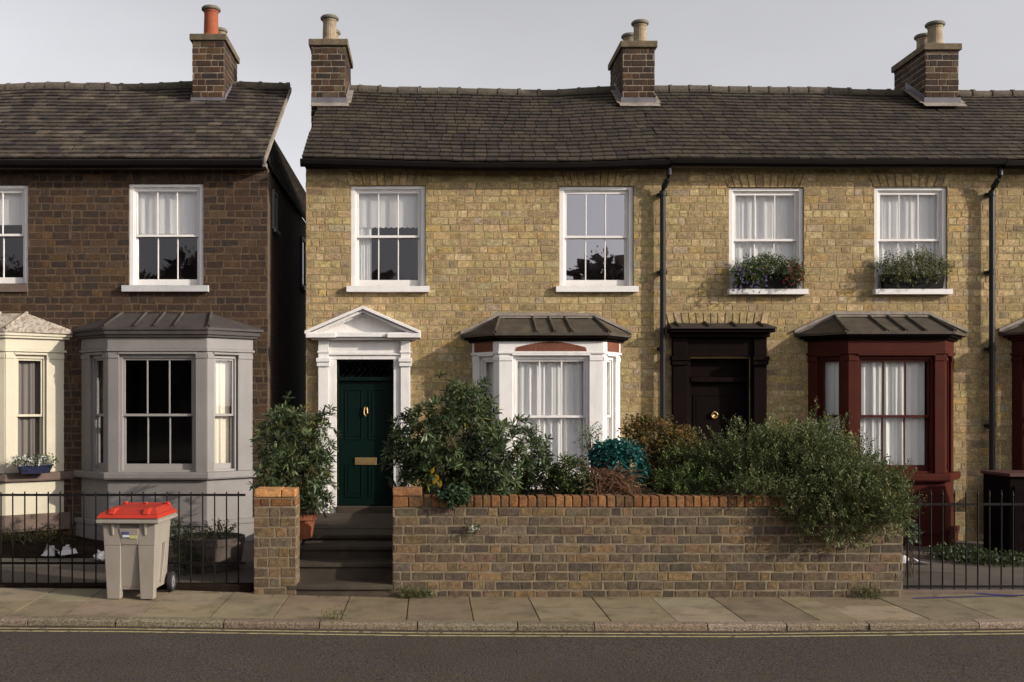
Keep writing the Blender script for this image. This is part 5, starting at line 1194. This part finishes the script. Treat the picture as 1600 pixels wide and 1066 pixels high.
# right garden
litter(X(1432, 14.0), 13.9, .09, 12, 'flattened white packaging beside the right end of the wall', 'flat_packaging', 4, [M['paper'], M['hub']])
plant('young_plant', 'pale grey green seedling just inside the right railing', 'plant', (X(1422, 12.9), 12.9, .1), [(X(1424, 12.9), 12.9, Z(832, 12.9), .07, .07, .13)], 46, 'whorl', [((.13, .16, .11), 2), ((.08, .11, .07), 2)], 151, L=.06, Wd=.02, nl=7, stems=8, shell=.2, stem_r=.004)
gc = plant('ground_cover', 'low spreading green plants on the right garden path in front of the red bay', 'ground cover', (X(1525, 14.2), 14.2, .09), [(X(1500, 14.3), 14.3, .12, .4, .3, .13), (X(1545, 14.0), 14.0, .11, .45, .25, .10), (X(1580, 13.9), 13.9, .11, .3, .2, .08)], 520, 'round', [((.04, .065, .02), 3), ((.06, .085, .028), 2), ((.025, .038, .014), 2)], 152, keep=lambda x, y, z_: z_ > .08, L=.05, Wd=.022, nl=6, stems=12, shell=.1, stem_r=.003)
cu = root('storage_cupboard', (X(1590, 14.6), 14.8, .09), 'dark wooden cupboard with maroon lid against the wall under the second drainpipe', 'cupboard')
t = MB(); ux0, ux1 = X(1578, 14.5), X(1720, 14.5); t.box(ux0, ux1, 14.5, 15.2, .09, Z(745, 14.5) - .002); t.box(ux0 + .05, ux0 + .72, 14.478, 14.4995, .15, 1.05); t.box(ux0 + .74, ux1 - .05, 14.478, 14.4995, .15, 1.05); t.build('cupboard_body', M['darkwood'], cu, bevel=.006)
t = MB(); t.box(ux0 - .03, ux1 + .03, 14.45, 15.22, Z(745, 14.5), Z(740, 14.5)); t.build('cupboard_lid', M['maroon'], cu, bevel=.006)

# fallen leaves in the gutter
fl_ = np.random.RandomState(9); n = 560
xf = np.concatenate([fl_.uniform(-8, 9, 440), fl_.uniform(-5, 6, 120)]); yf = np.concatenate([10.555 - np.abs(fl_.normal(0, .05, 440)), 11.99 - np.abs(fl_.normal(0, .06, 120))])
ok = yf < 12.0; xf, yf = xf[ok], yf[ok]; n = len(xf)
zf_ = np.array([(zroad(a, b) if b < YK else zg(a, b)) + .008 for a, b in zip(xf, yf)])
dv = fl_.normal(0, 1, (n, 3)); dv[:, 2] *= .15
o = leaves_mesh('fallen_leaves', np.stack([xf, yf, zf_], 1), dv, fl_.uniform(.012, .04, n), fl_.uniform(.008, .024, n), np.array([(.16, .085, .035)]) * fl_.uniform(.4, 1.6, (n, 1)), M['leaf_matt'], None, droop=0)
tag(o, 'fallen brown leaves and grit scattered along the gutter', 'fallen leaves', None, 'stuff')

# belt of trees across the street, behind the camera: seen only as reflections in the windows
rs = np.random.RandomState(77); PP, DD, LL, WW, CC = [], [], [], [], []
for i in range(66):
    x = -80 + i * 3.2 + rs.uniform(-1.2, 1.2); h = rs.uniform(11.6, 13.3); y = -46 + rs.uniform(-4, 4)
    e = [(x, y, h * .70, 2.6, 1.8, h * .27), (x + rs.uniform(-1, 1), y, h * .46, 2.9, 2.0, h * .30), (x + rs.uniform(-1, 1), y, h * .2, 3.2, 2.0, h * .24)]
    for NT, sh, l0, l1 in ((1500, .0, .9, 1.5), (3600, .7, .16, .34)):
        P, d, r = sample_crown([(a_[0], a_[1], a_[2], *(np.array(a_[3:]) * (.82 if NT < 2000 else 1))) for a_ in e], NT, rs, sh, .25)
        PP.append(P); DD.append(d + rs.normal(0, .6, d.shape)); LL.append(rs.uniform(l0, l1, NT)); WW.append(rs.uniform(l0 * .7, l1 * .7, NT)); CC.append(np.array([(.17, .14, .13)]) * rs.uniform(.6, 1.3, (NT, 1)))
ct = lambda q: np.concatenate(q, 0)
o = leaves_mesh('far_trees', ct(PP), ct(DD), ct(LL), ct(WW), ct(CC), M['far_tree'], None)
tag(o, 'far belt of dark trees across the street, mirrored in the upper windows', 'trees', None, 'stuff')
